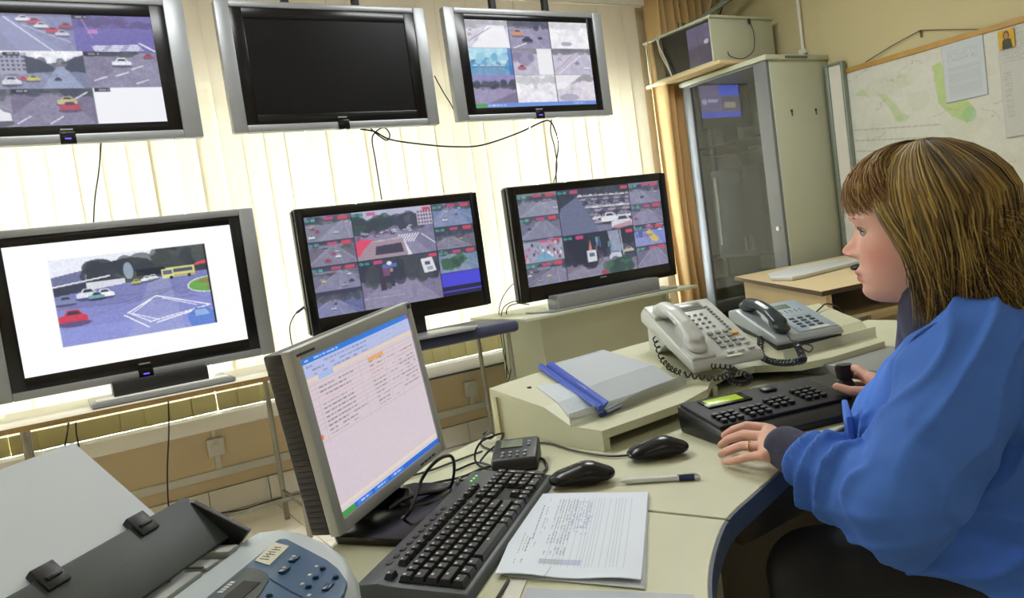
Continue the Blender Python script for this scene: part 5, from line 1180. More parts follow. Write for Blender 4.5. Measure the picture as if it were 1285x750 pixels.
# local: x to the right end, y away (back), z up; body height ~.14
def bodyp(b):
    # rounded plan outline, sloping control top
    H = .140
    pl_ = [(-.36, -.20), (-.36, -.026), (-.30, -.026), (.020, -.024), (.050, -.019), (.072, -.024), (.085, -.043), (.081, -.075), (.058, -.113), (.028, -.149), (.0, -.170), (-.035, -.186), (-.10, -.20)]
    def top(x, y): return H - max(0, -y) * .13 - .004 * max(0, (x - .03) / .06) ** 2
    lo = [b.bm.verts.new((x, y, .002)) for x, y in pl_]; mid = [b.bm.verts.new((x, y, top(x, y) - .022)) for x, y in pl_]
    c = Vector((-.10, -.10))
    def ins_(k_):
        o_ = []
        for x, y in pl_:
            d = (c - Vector((x, y))).normalized() * k_; o_.append((x + d.x, y + d.y))
        return o_
    R1, R2 = ins_(.006), ins_(.018)
    m2_ = [b.bm.verts.new((x, y, top(x, y) - .006)) for x, y in R1]
    hi = [b.bm.verts.new((x, y, top(x, y))) for x, y in R2]
    for A, B_ in ((lo, mid), (mid, m2_), (m2_, hi)):
        for k in range(len(pl_)): b.bm.faces.new((A[k], A[(k + 1) % len(pl_)], B_[(k + 1) % len(pl_)], B_[k]))
    b.bm.faces.new(hi); b.bm.faces.new(lo[::-1]); bmesh.ops.recalc_face_normals(b.bm, faces=b.bm.faces)
o = part('body', 'printer_silver', pr, bodyp, world=False, ang=60)
TP = Matrix.Translation((0, 0, .140)) @ Matrix.Rotation(math.atan(.13), 4, 'X')      # panel plane: y negative = toward the user
part('control_panel', 'printer_blue', pr, lambda b: b.prism([(-.34, -.185), (-.34, -.070), (.026, -.066), (.035, -.067), (.037, -.075), (.014, -.113), (-.005, -.143), (-.021, -.162), (-.046, -.183), (-.070, -.190)], -.004, .0035, M=TP, bev=.0015), world=False)
part('display_panel', 'printer_dark', pr, lambda b: b.prism([(-.25, -.115), (-.25, -.0705), (-.038, -.0705), (-.040, -.088), (-.048, -.100), (-.060, -.108), (-.09, -.115)], .002, .0048, M=TP, bev=.0012), world=False)
part('display_window', 'black_gloss', pr, lambda b: b.box(-.21, -.068, -.104, -.086, .004, .0056, M=TP), world=False)
part('display_lettering', 'key_print', pr, lambda b: [b.box(-.094 + k * .005, -.0905 + k * .005, -.079, -.074, .0048, .0052, M=TP) for k in range(5)], world=False)
part('panel_seam', 'button_blue', pr, lambda b: b.prism([(-.056, -.106), (-.078, -.142), (-.085, -.155), (-.084, -.156), (-.076, -.142), (-.054, -.106)], .003, .0042, M=TP), world=False)
lb = part('number_label', 'label_paper', pr, lambda b: b.prism([(.024, -.0665), (.018, -.088), (-.029, -.091), (-.022, -.071)], .003, .0042, M=TP), world=False)
part('label_writing', 'dark_grey', lb, lambda b: [b.box(-.018 + k * .0058, -.0167 + k * .0058, -.084 + (k % 2) * .002, -.074, .0042, .0045, M=TP) for k in range(6)] + [b.box(-.0167 + k * .0058, -.0142 + k * .0058, -.0785, -.0775, .0042, .0045, M=TP) for k in (1, 2, 4)], world=False)
for x, y in ((-.011, -.109), (-.037, -.112)): part('oval_button', 'button_blue', pr, lambda b: b.box(x - .0075, x + .0075, y - .0038, y + .0038, .003, .0065, .002, M=TP), world=False)
for x, y in ((-.027, -.148), (-.046, -.150), (-.065, -.152), (-.042, -.169), (-.088, -.124), (-.10, -.15)): part('round_button', 'button_blue', pr, lambda b: b.cyl(TP @ Vector((x, y, .003)), TP @ Vector((x, y, .0062)), .0034, n=14, bev=.001), world=False)
part('power_button', 'button_blue', pr, lambda b: b.box(-.070, -.054, -.174, -.167, .003, .006, .002, M=TP), world=False)
for x, y in ((-.022, -.139), (-.041, -.141), (-.060, -.143), (-.080, -.160)): part('panel_symbol', 'key_print', pr, lambda b: b.box(x - .002, x + .002, y - .0015, y + .0015, .0035, .0040, M=TP), world=False)
for x, y in ((-.010, -.108), (-.036, -.111)): part('panel_symbol', 'key_print', pr, lambda b: b.box(x - .0013, x + .0013, y - .0018, y + .0018, .0064, .0068, M=TP), world=False)
# rear tray, leaning back 45 deg
TT = Matrix.Translation((0, 0.0, .140)) @ Matrix.Rotation(R(45), 4, 'X')      # local y runs up the tray
part('paper_tray', 'printer_dark', pr, lambda b: b.box(-.26, .030, -.006, .062, .003, .010, .002, M=TT), world=False)
part('tray_side', 'black_plastic', pr, lambda b: b.prism([(-.02, -.012), (.064, -.014), (.066, .002), (.05, .012), (-.02, .03)], .028, .036, axis='x', M=TT, bev=.001), world=False)
for x in (-.045, -.165): part('paper_guide', 'black_plastic', pr, lambda b: (b.box(x - .013, x + .013, .046, .071, .004, .013, .0015, M=TT), b.box(x - .008, x + .009, .054, .058, .012, .015, .001, M=TT)), world=False)
part('feed_cover', 'printer_grey', pr, lambda b: (b.box(-.30, .022, -.032, .012, .100, .131, .002), b.box(-.105, -.045, -.026, .006, .130, .1365, .002), b.box(-.170, -.115, -.026, .004, .130, .1345, .002), b.box(-.035, -.012, -.024, .004, .130, .135, .002)), world=False)
part('feed_slider', 'printer_dark', pr, lambda b: (b.box(-.108, -.105, -.028, .008, .131, .137), b.prism([(-.068, -.006), (-.058, .004), (-.076, .004)], .1366, .1374), b.box(-.036, -.034, -.020, .002, .135, .1365)), world=False)
part('feed_rib', 'printer_grey', pr, lambda b: b.box(-.004, .016, -.030, .010, .130, .139, .002), world=False)
part('tray_hinge', 'black_plastic', pr, lambda b: (b.cyl((.018, .012, .128), (.036, .012, .128), .010, n=14), b.tube([(.03, -.006, .139), (.034, .010, .139), (.038, .03, .125), (.04, .055, .10)], .004)), world=False)
part('rear_cover', 'black_plastic', pr, lambda b: (b.box(-.30, .070, -.02, .055, .002, .098, .006), b.box(.026, .080, .0, .055, .09, .118, .005)), world=False)
sheet_cv = None
sh = MB(); sh.box(-.222, -.012, .0, .184, .0005, .0022, M=TT)
o = sh.build('blank_paper', 'paper', pr, world=False, smooth=False); o.parent = None; o.data.transform(wm(pr)); root_at_origin(o, wm(pr) @ (TT @ Vector((-.117, .09, 0))))
tag(o, 'blank white paper sheet standing in the rear tray of the fax printer', 'paper')
single('paper_behind', 'paper', wm(pr) @ (TT @ Vector((-.2, .05, 0))), 'edge of a second pale sheet behind the blank paper at the far left', 'paper', lambda b: b.box(-.232, -.06, .0, .12, -.0018, .0, M=wm(pr) @ TT))

# grey keypad telephone partly hidden beyond the control panel
gk = empty('grey_keypad', tuple(atZ(1078, 458, DZ)), 'pale grey keypad device lying behind the joystick hand', 'keypad', rot=R(5))
part('body', 'phone_key', gk, lambda b: b.prism([(-.12, 0), (.10, 0), (.10, .034), (-.12, .020)], -.13, .12, axis='x', bev=.004), world=False)
keyset(gk, 'key', 'phone_white', (.008, .006, .004), [(-.10 + c * .022, -.10 + r_ * .02) for c in range(10) for r_ in range(6)], Matrix.Translation((0, 0, .021)) @ Matrix.Rotation(math.atan2(.014, .22), 4, 'X') @ Matrix.Translation((0, 0, .0005)))

# ------------------------------------------------------------------ cables
def V_floor(p): return Vector((p.x + .01, 4.06, .004))
def cable(label, pts, r=.0028, m='cable_black', name='cable', group=None, sm=5):
    o = single(name, m, pts[0], label, 'cable', lambda b: b.tube(pts, r, n=6, sm=sm), group); return o
yb = 3.62
A = lambda x, y, Y=3.6: atY(x, y, Y)
cable('black cable hanging from the upper left television down behind the lower one', [A(127, 178), A(124, 215), A(119, 250), A(117, 290, 3.62)])
cable('thin black cable running between the upper middle and upper right televisions', [A(545, 95), A(556, 115), A(567, 133), A(574, 150)], .003)
cable('long black cable sagging between the two upper right televisions', [A(452, 162), A(470, 165), A(490, 175), A(530, 181), A(570, 184), A(605, 182), A(650, 167), A(680, 153), A(690, 152), A(696, 162), A(701, 180), A(698, 205), A(698, 232, 3.5)], .0042)
cable('black cable loop below the switched off television dropping to the lower one', [A(462, 158), A(475, 170), A(486, 176), A(489, 168), A(482, 160), A(472, 165), A(467, 175), A(471, 200), A(475, 225), A(479, 250, 3.5)], .0035)
cable('black cable dropping from the upper right television behind the right screen', [A(692, 150), A(691, 165), A(696, 185), A(699, 210), A(694, 232, 3.5)], .0034)
cable('black plug lead curving out of the left edge of the lower middle television', [A(386, 382, 3.45), A(378, 388, 3.45), A(370, 395, 3.45), A(364, 408, 3.47), A(365, 425, 3.5), A(369, 440, 3.5)], [.0065, .0065, .003, .003, .003, .003, .003])
cable('black lead from the right television down beside the stand', [A(652, 350, 3.45), A(640, 360, 3.47), A(630, 375, 3.5), A(626, 395, 3.66), A(630, 430, 3.7), A(638, 470, 3.7)])
cable('black plug lead at the lower left corner of the right television', [A(660, 380, 3.40), A(645, 378, 3.42), A(632, 386, 3.5), A(629, 402, 3.68), A(634, 440, 3.72), A(636, 475, 3.72)])
cable('brown cable hanging between the small table and the cream stand', [A(664, 382, 3.42), A(648, 381, 3.43), A(636, 388, 3.6), A(638, 410, 3.7), A(642, 440, 3.72), A(640, 470, 3.72), A(636, 480, 3.72)], .0032, 'cable_brown')
cable('black cable hanging from the long table towards the floor', [A(211, 500, 3.88), A(212, 540, 3.9), A(210, 590, 3.95), A(212, 640, 4.05), V_floor(A(212, 640, 4.05))], .0034)
cable('black cable under the long table, left of two', [A(86, 530, 3.9), A(84, 545, 3.9), A(81, 562, 3.9)], .0038)
cable('black cable under the long table, right of two', [A(95, 530, 3.9), A(96, 545, 3.9), A(99, 562, 3.9), A(100, 600, 4.0)], .0034)
fz_ = lambda x, y: atZ(x, y, .006)
cable('pale cable lying on the floor tiles along the wall', [fz_(230, 655), fz_(262, 645), fz_(300, 640), fz_(340, 628), fz_(380, 618), fz_(420, 612), fz_(480, 602), fz_(560, 575)], .004, 'cable_brown')
cable('black cable lying on the floor below the desk edge', [fz_(545, 585), fz_(575, 573), fz_(600, 560), fz_(620, 548), fz_(640, 545)], .004)
rod = single('sill_rod', 'dark_grey', atY(560, 470, 3.98), 'thin dark rod lying along the window sill', 'rod', lambda b: b.cyl(atY(530, 478, 3.965), atY(637, 454, 3.965), .006, n=8))
dz = DZ + .004
Zp = lambda x, y, h=.004: atZ(x, y, DZ + h)
cable('black mouse cable running from the right mouse under the shelf end', [Zp(790, 571), Zp(765, 572), Zp(735, 568), Zp(712, 563), Zp(690, 556), Zp(668, 556), Zp(655, 560)], .0022)
cable('black mouse cable running from the left mouse behind the small device', [Zp(693, 603), Zp(670, 601), Zp(655, 598), Zp(640, 602)], .0022)
cable('black cable looped in the air behind the small device', [Zp(622, 592), Zp(600, 583), Zp(596, 570, .03), Zp(603, 555, .05), Zp(618, 547, .06), Zp(632, 544, .055), Zp(625, 556, .03), Zp(612, 567, .012), Zp(603, 578)], .0022)
cable('black cable coil at the back corner of the desk', [Zp(606, 545, .012), Zp(612, 541, .02), Zp(620, 545, .02), Zp(615, 550, .012), Zp(607, 549, .010), Zp(604, 558), Zp(620, 565), Zp(645, 566)], .0024)
cable('black cable stretching from behind the monitor to the small device', [Zp(500, 618), Zp(545, 606), Zp(580, 598), Zp(605, 588), Zp(625, 585), Zp(640, 600), Zp(660, 603), Zp(684, 590), Zp(684, 578), Zp(672, 572)], .0026)
cable('black cable arching up in front of the monitor base', [Zp(500, 655), Zp(515, 640, .03), Zp(530, 600, .06), Zp(548, 578, .09), Zp(566, 572, .09), Zp(570, 590, .05), Zp(564, 612, .015), Zp(545, 622), Zp(520, 630)], .0028)
cable('thick black cable bundle curled behind the keyboard', [Zp(490, 638, .012), Zp(505, 627, .02), Zp(525, 620, .02), Zp(550, 616, .016), Zp(565, 612, .012), Zp(560, 622, .012), Zp(535, 632, .014), Zp(510, 636, .01), Zp(498, 628, .02)], .0042)
cable('thin black cable lying behind the monitor on the desk', [Zp(555, 608), Zp(590, 601), Zp(612, 597), Zp(625, 590), Zp(600, 580), Zp(572, 590)], .0022)
cable('grey cable running along the rear desk edge', [Zp(505, 600), Zp(540, 590), Zp(575, 577), Zp(605, 566)], .0024, 'dark_grey')

# ================================================================== the operator
def V(*a): return Vector(a)
F = V(-.43, .903, 0).normalized(); L = V(-F.y, F.x, 0); U = V(0, 0, 1)        # head: forward, her left, up
EYE = atD(1074, 290, 1.19)
H = EYE - F * .081 - L * .032
def hp(f, l, u): return H + F * f + L * l + U * u
HR = Matrix((F, L, U)).transposed()         # local (f,l,u) -> world
BF = V(-.30, .954, 0).normalized(); BL = V(-BF.y, BF.x, 0)
LS = atD(1228, 448, 1.08); LS.z = .918
S0 = LS - BL * .175; S0.z = .915; RS = S0 - BL * .175
LE = atD(1128, 640, 1.03); LW = V(.961, .823, DZ + .040)
RW = atD(1110, 486, 1.49); RE = V(1.56, .74, .76)
P0 = V(1.34, .50, .57)
per = empty('person', (P0.x, P0.y, 0), 'seated woman in blue shirt with shoulder length golden brown hair, hand on desk', 'person')
def bp(f, l, u): return S0 + BF * f + BL * l + U * u
def curve(tab, z):
    """smooth interpolation through (z, value) pairs, highest z first"""
    if z >= tab[0][0]: return tab[0][1]
    for k in range(len(tab) - 1):
        (z0, a), (z1, b) = tab[k], tab[k + 1]
        if z >= z1:
            t = (z0 - z) / (z0 - z1); p = tab[max(k - 1, 0)][1]; q = tab[min(k + 2, len(tab) - 1)][1]
            return .5 * (2 * a + (b - p) * t + (2 * p - 5 * a + 4 * b - q) * t * t + (3 * a - p - 3 * b + q) * t ** 3)
    return tab[-1][1]
FRONT = [(.116, .010), (.108, .040), (.095, .064), (.078, .080), (.06, .088), (.04, .0925), (.022, .0935), (.008, .0865), (-.01, .083), (-.03, .083), (-.05, .0845), (-.07, .0855), (-.084, .0835), (-.096, .0855), (-.106, .0790), (-.114, .062), (-.119, .02)]
BACK = [(.116, -.030), (.108, -.055), (.095, -.074), (.07, -.093), (.04, -.103), (.01, -.103), (-.02, -.094), (-.05, -.078), (-.08, -.062), (-.10, -.055), (-.119, -.05)]
WIDE = [(.116, .016), (.108, .036), (.095, .052), (.075, .064), (.05, .071), (.02, .0735), (0, .072), (-.02, .0695), (-.04, .066), (-.06, .061), (-.08, .053), (-.095, .044), (-.106, .035), (-.114, .026), (-.119, .016)]
NOSE = [(.012, 0), (.0, .003), (-.010, .0095), (-.018, .0165), (-.025, .0245), (-.030, .0275), (-.036, .0250), (-.041, .014), (-.047, .002), (-.052, 0)]
NW = [(.012, .006), (-.010, .0072), (-.025, .0085), (-.034, .0095), (-.05, .009)]
LIPS = [(-.052, 0), (-.058, .0025), (-.0635, .0075), (-.0665, .0085), (-.0700, .0030), (-.0735, .0065), (-.0775, .0070), (-.083, .001), (-.088, 0)]
def head_mesh():
    zs = [.116 - .235 * k / 130 for k in range(131)]; N = 150; vv = []; ff = []
    for z in zs:
        f, b_, w_ = curve(FRONT, z), curve(BACK, z), curve(WIDE, z); c = -.012; n = 2.25 if z > -.03 else 2.25 - .25 * min(1, (-.03 - z) / .05)
        for k in range(N):
            a = 2 * PI * k / N; ca_, sa_ = math.cos(a), math.sin(a)
            x = (abs(ca_) ** (2 / n)) * ((f - c) if ca_ > 0 else (b_ - c)); y = w_ * math.copysign(abs(sa_) ** (2 / n), sa_); x += c
            if ca_ > 0:
                g = lambda cy, cz, sy, sz: math.exp(-((abs(y) - cy) / sy) ** 2 - ((z - cz) / sz) ** 2)
                x += curve(NOSE, z) * math.exp(-abs(y / curve(NW, z)) ** 2.4) if -.052 < z < .012 else 0
                x += .0130 * g(.0128, -.0365, .0050, .0060)
                x += curve(LIPS, z) * math.exp(-abs(y / .0215) ** 2.6) if -.088 < z < -.052 else 0
                x -= .0090 * g(.0315, -.001, .0155, .0095) + .004 * g(.017, .004, .006, .010)
                x += .0062 * g(.0320, .0066, .0140, .0038) + .0020 * g(.0320, -.0085, .0130, .0032)
                x += .0035 * g(.030, .020, .018, .0065) + .0040 * g(.042, -.028, .017, .018) - .0020 * g(.030, -.060, .008, .014)
            vv.append(hp(x, y, z))
    for r_ in range(130):
        for k in range(N):
            a = r_ * N + k; b_ = r_ * N + (k + 1) % N; ff.append((a, b_, b_ + N, a + N))
    ff.append(tuple(range(N))[::-1]); ff.append(tuple(130 * N + k for k in range(N)))
    return vv, ff
_hv, _hf = head_mesh()
prims = [('mesh', _hv, _hf), ('hull', [(hp(.045, .012, -.098), .014), (hp(.045, -.012, -.098), .014), (hp(-.01, .03, -.098), .022), (hp(-.01, -.03, -.098), .022)]),
    ('ell', hp(-.005, .074, -.012), (.016, .008, .028), HR), ('ell', hp(-.005, -.074, -.012), (.016, .008, .028), HR),
    ('cap', hp(-.018, 0, -.055), .052, bp(.015, 0, .05), .058),
    ('hull', [(LS, .045), (RS, .045), (bp(.05, .08, -.12), .07), (bp(.05, -.08, -.12), .07), (bp(-.03, 0, -.1), .08)]),
    ('cap', bp(.02, 0, -.12), .12, P0 + U * .03, .13), ('hull', [(P0 + BL * .10, .09), (P0 - BL * .10, .09)]),
    ('cap', LS, .045, LE, .040), ('cap', LE, .038, LW, .0235), ('cap', RS, .045, RE, .040), ('cap', RE, .036, RW, .0235)]
for s in (1, -1):
    kn = P0 + BF * .43 + BL * (s * .20) - U * .02; ft = kn - U * .47 + BF * .0
    prims += [('cap', P0 + BL * (s * .10), .085, kn, .058), ('cap', kn, .055, ft, .035), ('cap', ft - U * .0, .034, ft + BF * .14 - U * .01, .026)]
def fingers(P, rad):
    o = []
    for a, b in zip(P, P[1:]):
        k = P.index(a); n = len(P) - 1
        o.append(('cap', a, rad * (1 - .10 * k), b, rad * (1 - .10 * (k + 1))))
    return o
zz_ = lambda x, y, h: atZ(x, y, DZ + h)
fl = [[zz_(961, 537, .042), zz_(937, 534, .045), zz_(920, 539, .036), zz_(909, 546, .024)],
      [zz_(960, 548, .044), zz_(933, 545, .044), zz_(914, 551, .031), zz_(905, 558, .017)],
      [zz_(960, 560, .041), zz_(932, 559, .038), zz_(914, 565, .025), zz_(905, 570, .012)],
      [zz_(962, 571, .036), zz_(939, 573, .028), zz_(922, 578, .018), zz_(911, 579, .0105)]]
for k, P in enumerate(fl): prims += fingers(P, [.0094, .0095, .0092, .0082][k])
prims += [('hull', [(LW, .021), (fl[0][0] + V(.002, -.006, -.004), .0115), (fl[1][0], .0115), (fl[2][0], .0115), (fl[3][0], .0105)])]
prims += fingers([LW + V(.02, .02, -.006), zz_(972, 546, .028), zz_(955, 542, .018), zz_(942, 541, .012)], .0105)
fr = [[atD(1092, 473, 1.515), atD(1077, 463, 1.54), atD(1062, 461, 1.575), atD(1050, 463, 1.585)],
      [atD(1094, 480, 1.53), atD(1081, 472, 1.565), atD(1066, 470, 1.595), atD(1054, 474, 1.60)],
      [atD(1096, 487, 1.54), atD(1084, 482, 1.575), atD(1070, 482, 1.60), atD(1060, 486, 1.60)],
      [atD(1098, 494, 1.54), atD(1088, 492, 1.57), atD(1077, 493, 1.59), atD(1069, 496, 1.59)]]
for k, P in enumerate(fr): prims += fingers(P, [.0092, .0092, .009, .008][k])
prims += [('hull', [(RW, .021), (fr[0][0], .0115), (fr[1][0], .0115), (fr[2][0], .0115), (fr[3][0], .0105)])]
prims += fingers([RW + V(-.01, .01, -.008), atD(1086, 491, 1.495), atD(1066, 490, 1.51), atD(1050, 485, 1.525)], .0112)
body = blob(prims, .0023, 4, 'person_body')
ca = body.color_attributes.new('Col', 'FLOAT_COLOR', 'POINT')
base = Vector(lin('cf9f8c')[:3]); lip = Vector(lin('b0524f')[:3]); ruddy = Vector(lin('c87f72')[:3]); knk = Vector(lin('c98d7c')[:3])
inv = HR.transposed(); buf = []
for v in body.vertices:
    q = inv @ (v.co - H); c = base
    if q.length < .3:
        d = math.exp(-(((q.x - .05) / .03) ** 2 + ((abs(q.y) - .045) / .03) ** 2 + ((q.z + .035) / .028) ** 2)); c = base.lerp(ruddy, .6 * d)
        d = math.exp(-(((q.x - .105) / .014) ** 2 + (q.y / .02) ** 2 + ((q.z + .033) / .012) ** 2)); c = c.lerp(ruddy, .6 * d)
        if q.x > .072 and abs(q.y) < .023 and -.0825 < q.z < -.0595: c = c.lerp(lip, max(0, 1 - (abs(q.z + .0708) / .0108) ** 4) * max(0, 1 - (abs(q.y) / .023) ** 4))
    buf += [c.x, c.y, c.z, 1]
ca.data.foreach_set('color', buf)
o = meshobj('body', body, 'skin', per)
# eyes
for s in (1, -1):
    b = MB(); b.ell((0, 0, 0), (.0122, .0122, .0122), u=32, v=24)
    o = b.build('eye', 'eye_white', None, world=False); ca = o.data.color_attributes.new('Col', 'FLOAT_COLOR', 'POINT'); buf = []
    for v in o.data.vertices:
        a = v.co.x / .0122; c = lin('0a0a0c') if a > .93 else lin('4a5660') if a > .80 else lin('b0a5a0'); buf += list(c)
    ca.data.foreach_set('color', buf)
    o.data.transform(Matrix.Translation(hp(.0635, s * .0315, -.0015) - V(P0.x, P0.y, 0)) @ HR.to_4x4()); o.parent = per; WM[o.name] = wm(per)
    part('eyelashes', 'black_soft', per, lambda b: b.tube([hp(.0735, s * .021, .0030), hp(.0785, s * .031, .0046), hp(.0755, s * .041, .0026), hp(.069, s * .048, -.001)], .0012, n=5))
    part('eyebrow', 'hair' if False else 'dark_edge', per, lambda b: b.tube([hp(.089, s * .014, .019), hp(.0865, s * .028, .023), hp(.079, s * .044, .019)], [.0016, .0022, .001], n=5, flat=.6))
# ring on the left hand
rc = fl[2][0].lerp(fl[2][1], .62); rd = (fl[2][1] - fl[2][0]).normalized()
def ringf(b):
    u = rd.orthogonal().normalized(); v = rd.cross(u)
    b.tube([rc + (u * math.cos(t * PI / 8) + v * math.sin(t * PI / 8)) * .0100 for t in range(17)], .0013, n=6, sm=1)
part('ring', 'gold', per, ringf)

# clothes
def cloth(name, prims, voxel, sm, m, amp, disp=None, seed=0):
    me = blob(prims, voxel, sm, name)
    nv = [v.normal.copy() for v in me.vertices]
    for v, n in zip(me.vertices, nv):
        p = v.co; k = amp
        d = noise.noise(p * 9 + V(seed, 0, 0)) * k * 1.2 + noise.noise(p * 22 + V(0, seed, 0)) * k * .5
        if disp: d += disp(p)
        v.co = p + n * d
    bm_ = bmesh.new(); bm_.from_mesh(me)
    for _ in range(2): bmesh.ops.smooth_vert(bm_, verts=bm_.verts, factor=.5, use_axis_x=True, use_axis_y=True, use_axis_z=True)
    bm_.to_mesh(me); bm_.free()
    return meshobj(name, me, m, per)
ax1 = (LE - LS).normalized(); ax2 = (LW - LE).normalized()
def fo_(x): return 2.6 * (1 - abs(math.sin(x))) ** 2 - .6
def folds(p):
    # sharp folds running around the sleeve, strongest at the elbow and the cuff
    de = (p - LE).length; d = 0
    w = math.exp(-(de / .11) ** 2)
    s = (p - LE).dot(ax2 + V(0, 0, -.8).normalized() * .5) * 95 + noise.noise(p * 13) * 3.2
    d += w * .013 * fo_(s / 2.0) * (0.4 + .6 * noise.noise(p * 17 + V(4, 2, 1)))
    dt = (p - LE).dot(ax2)
    if dt > .05 and (p - (LE + ax2 * dt)).length < .12:
        s = dt * 150 + noise.noise(p * 11) * 2.6; d += .0080 * fo_(s / 2.0) * min(1, (dt - .05) / .04)
    ds = (p - LS).dot(ax1)
    s2 = (p - LS).cross(ax1).length
    if s2 < .16: d += .0070 * fo_(((p - LS).dot(BF) * 55 + (p - LS).dot(U) * 34) + noise.noise(p * 8) * 3) * math.exp(-(ds / .2) ** 2) * .7
    q = p - P0
    d += .0085 * fo_(p.z * 46 + (p - S0).dot(BF) * 18 + noise.noise(p * 7) * 3.5) * math.exp(-((p.z - .62) / .09) ** 2)
    return d
SH = [('hull', [(LS, .078), (RS, .078), (bp(.125, .085, -.13), .088), (bp(.125, -.085, -.13), .088), (bp(-.07, .08, -.10), .085), (bp(-.07, -.08, -.10), .085)]),
      ('hull', [(bp(.12, .085, -.13), .09), (bp(.12, -.085, -.13), .09), (bp(-.07, .09, -.12), .09), (bp(-.07, -.09, -.12), .09), (P0 + BF * .07 + BL * .09 + U * .02, .115), (P0 + BF * .07 - BL * .09 + U * .02, .115), (P0 - BF * .02 + BL * .12, .10), (P0 - BF * .02 - BL * .12, .10)]),
      ('hull', [(bp(.11, .09, -.30), .105), (bp(.11, -.09, -.30), .105), (P0 + BF * .12 + BL * .11 - U * .06, .105), (P0 + BF * .12 - BL * .11 - U * .06, .105), (P0 - BF * .05 + BL * .14 - U * .06, .11), (P0 - BF * .05 - BL * .14 - U * .06, .11)]),
      ('cap', LS, .080, LS.lerp(LE, .55), .078), ('cap', LS.lerp(LE, .5), .078, LE + V(.008, 0, .0), .070), ('cap', LE, .070, LE.lerp(LW, .52), .058), ('cap', LE.lerp(LW, .5), .058, LE.lerp(LW, .63), .048),
      ('cap', RS, .080, RE, .066), ('cap', RE, .064, RE.lerp(RW, .72), .050),
      ('hull', [(hp(-.035, .05, -.145), .026), (hp(-.06, -.04, -.145), .026), (bp(.03, .12, .035), .03), (bp(.03, -.12, .035), .03), (bp(-.05, 0, .05), .04)])]
shirt = cloth('shirt', SH, .0048, 6, 'shirt_blue', .0060, folds)
# pocket with flap on the chest
pc = bp(.206, .085, -.100)
pcn = (BF * .9 + BL * .35).normalized(); pcu = V(0, 0, 1); pcr = pcn.cross(pcu).normalized() * -1
TPK = Matrix(((pcr.x, pcn.x, 0, pc.x), (pcr.y, pcn.y, 0, pc.y), (pcr.z, pcn.z, 1, pc.z), (0, 0, 0, 1)))
part('pocket', 'shirt_blue', shirt, lambda b: b.box(-.05, .05, -.012, .006, -.15, -.02, .005, 3, M=TPK))
part('pocket_flap', 'shirt_blue', shirt, lambda b: b.prism([(-.058, .0), (.058, .0), (.058, -.038), (.0, -.058), (-.058, -.038)], .004, .014, axis='y', bev=.003, M=TPK))
# shoulder seam
def seam(b):
    P = []
    for k in range(9):
        t = -1.0 + k / 8 * 2.3
        P.append(LS + ax1 * .035 + (U * math.cos(t) - BF * math.sin(t) * -1) * .082 + BL * .012)
    b.tube(P, .0018, n=5)
part('seam', 'shirt_seam', shirt, seam)
cloth('undershirt_sleeve', [('cap', LE.lerp(LW, .50), .040, LE.lerp(LW, .80), .036), ('cap', LE.lerp(LW, .78), .038, LE.lerp(LW, 1.02), .034)], .0035, 5, 'navy_knit', .003, seed=3)
cloth('undershirt_sleeve', [('cap', RE.lerp(RW, .55), .038, RE.lerp(RW, .96), .031)], .0035, 5, 'navy_knit', .002, seed=5)
cloth('undershirt', [('hull', [(hp(-.022, 0, -.115), .060), (bp(.05, 0, .0), .060), (bp(.10, .03, -.045), .048), (bp(.10, -.03, -.045), .048)]), ('cap', hp(-.02, 0, -.105), .0605, hp(-.03, 0, -.15), .066)], .0045, 5, 'navy_knit', .004, seed=7)
tr = [('hull', [(P0 + BL * .10, .13), (P0 - BL * .10, .13), (P0 - BF * .05, .13)])]
for s in (1, -1):
    kn = P0 + BF * .43 + BL * (s * .20) - U * .02; ft = kn - U * .40
    tr += [('cap', P0 + BL * (s * .10) - U * .01, .108, kn, .078), ('cap', kn, .076, ft, .060)]
cloth('trousers', tr, .008, 5, 'trousers', .004, seed=9)
for s in (1, -1):
    kn = P0 + BF * .43 + BL * (s * .20) - U * .02; ft = kn - U * .47
    me = blob([('hull', [(ft - BF * .03 - U * .03, .040), (ft + BF * .08 - U * .035, .040), (ft + BF * .19 - U * .045, .030)])], .006, 5)
    dz_ = min(v.co.z for v in me.vertices); me.transform(Matrix.Translation((0, 0, .003 - dz_)))
    meshobj('shoe', me, 'black_soft', per)

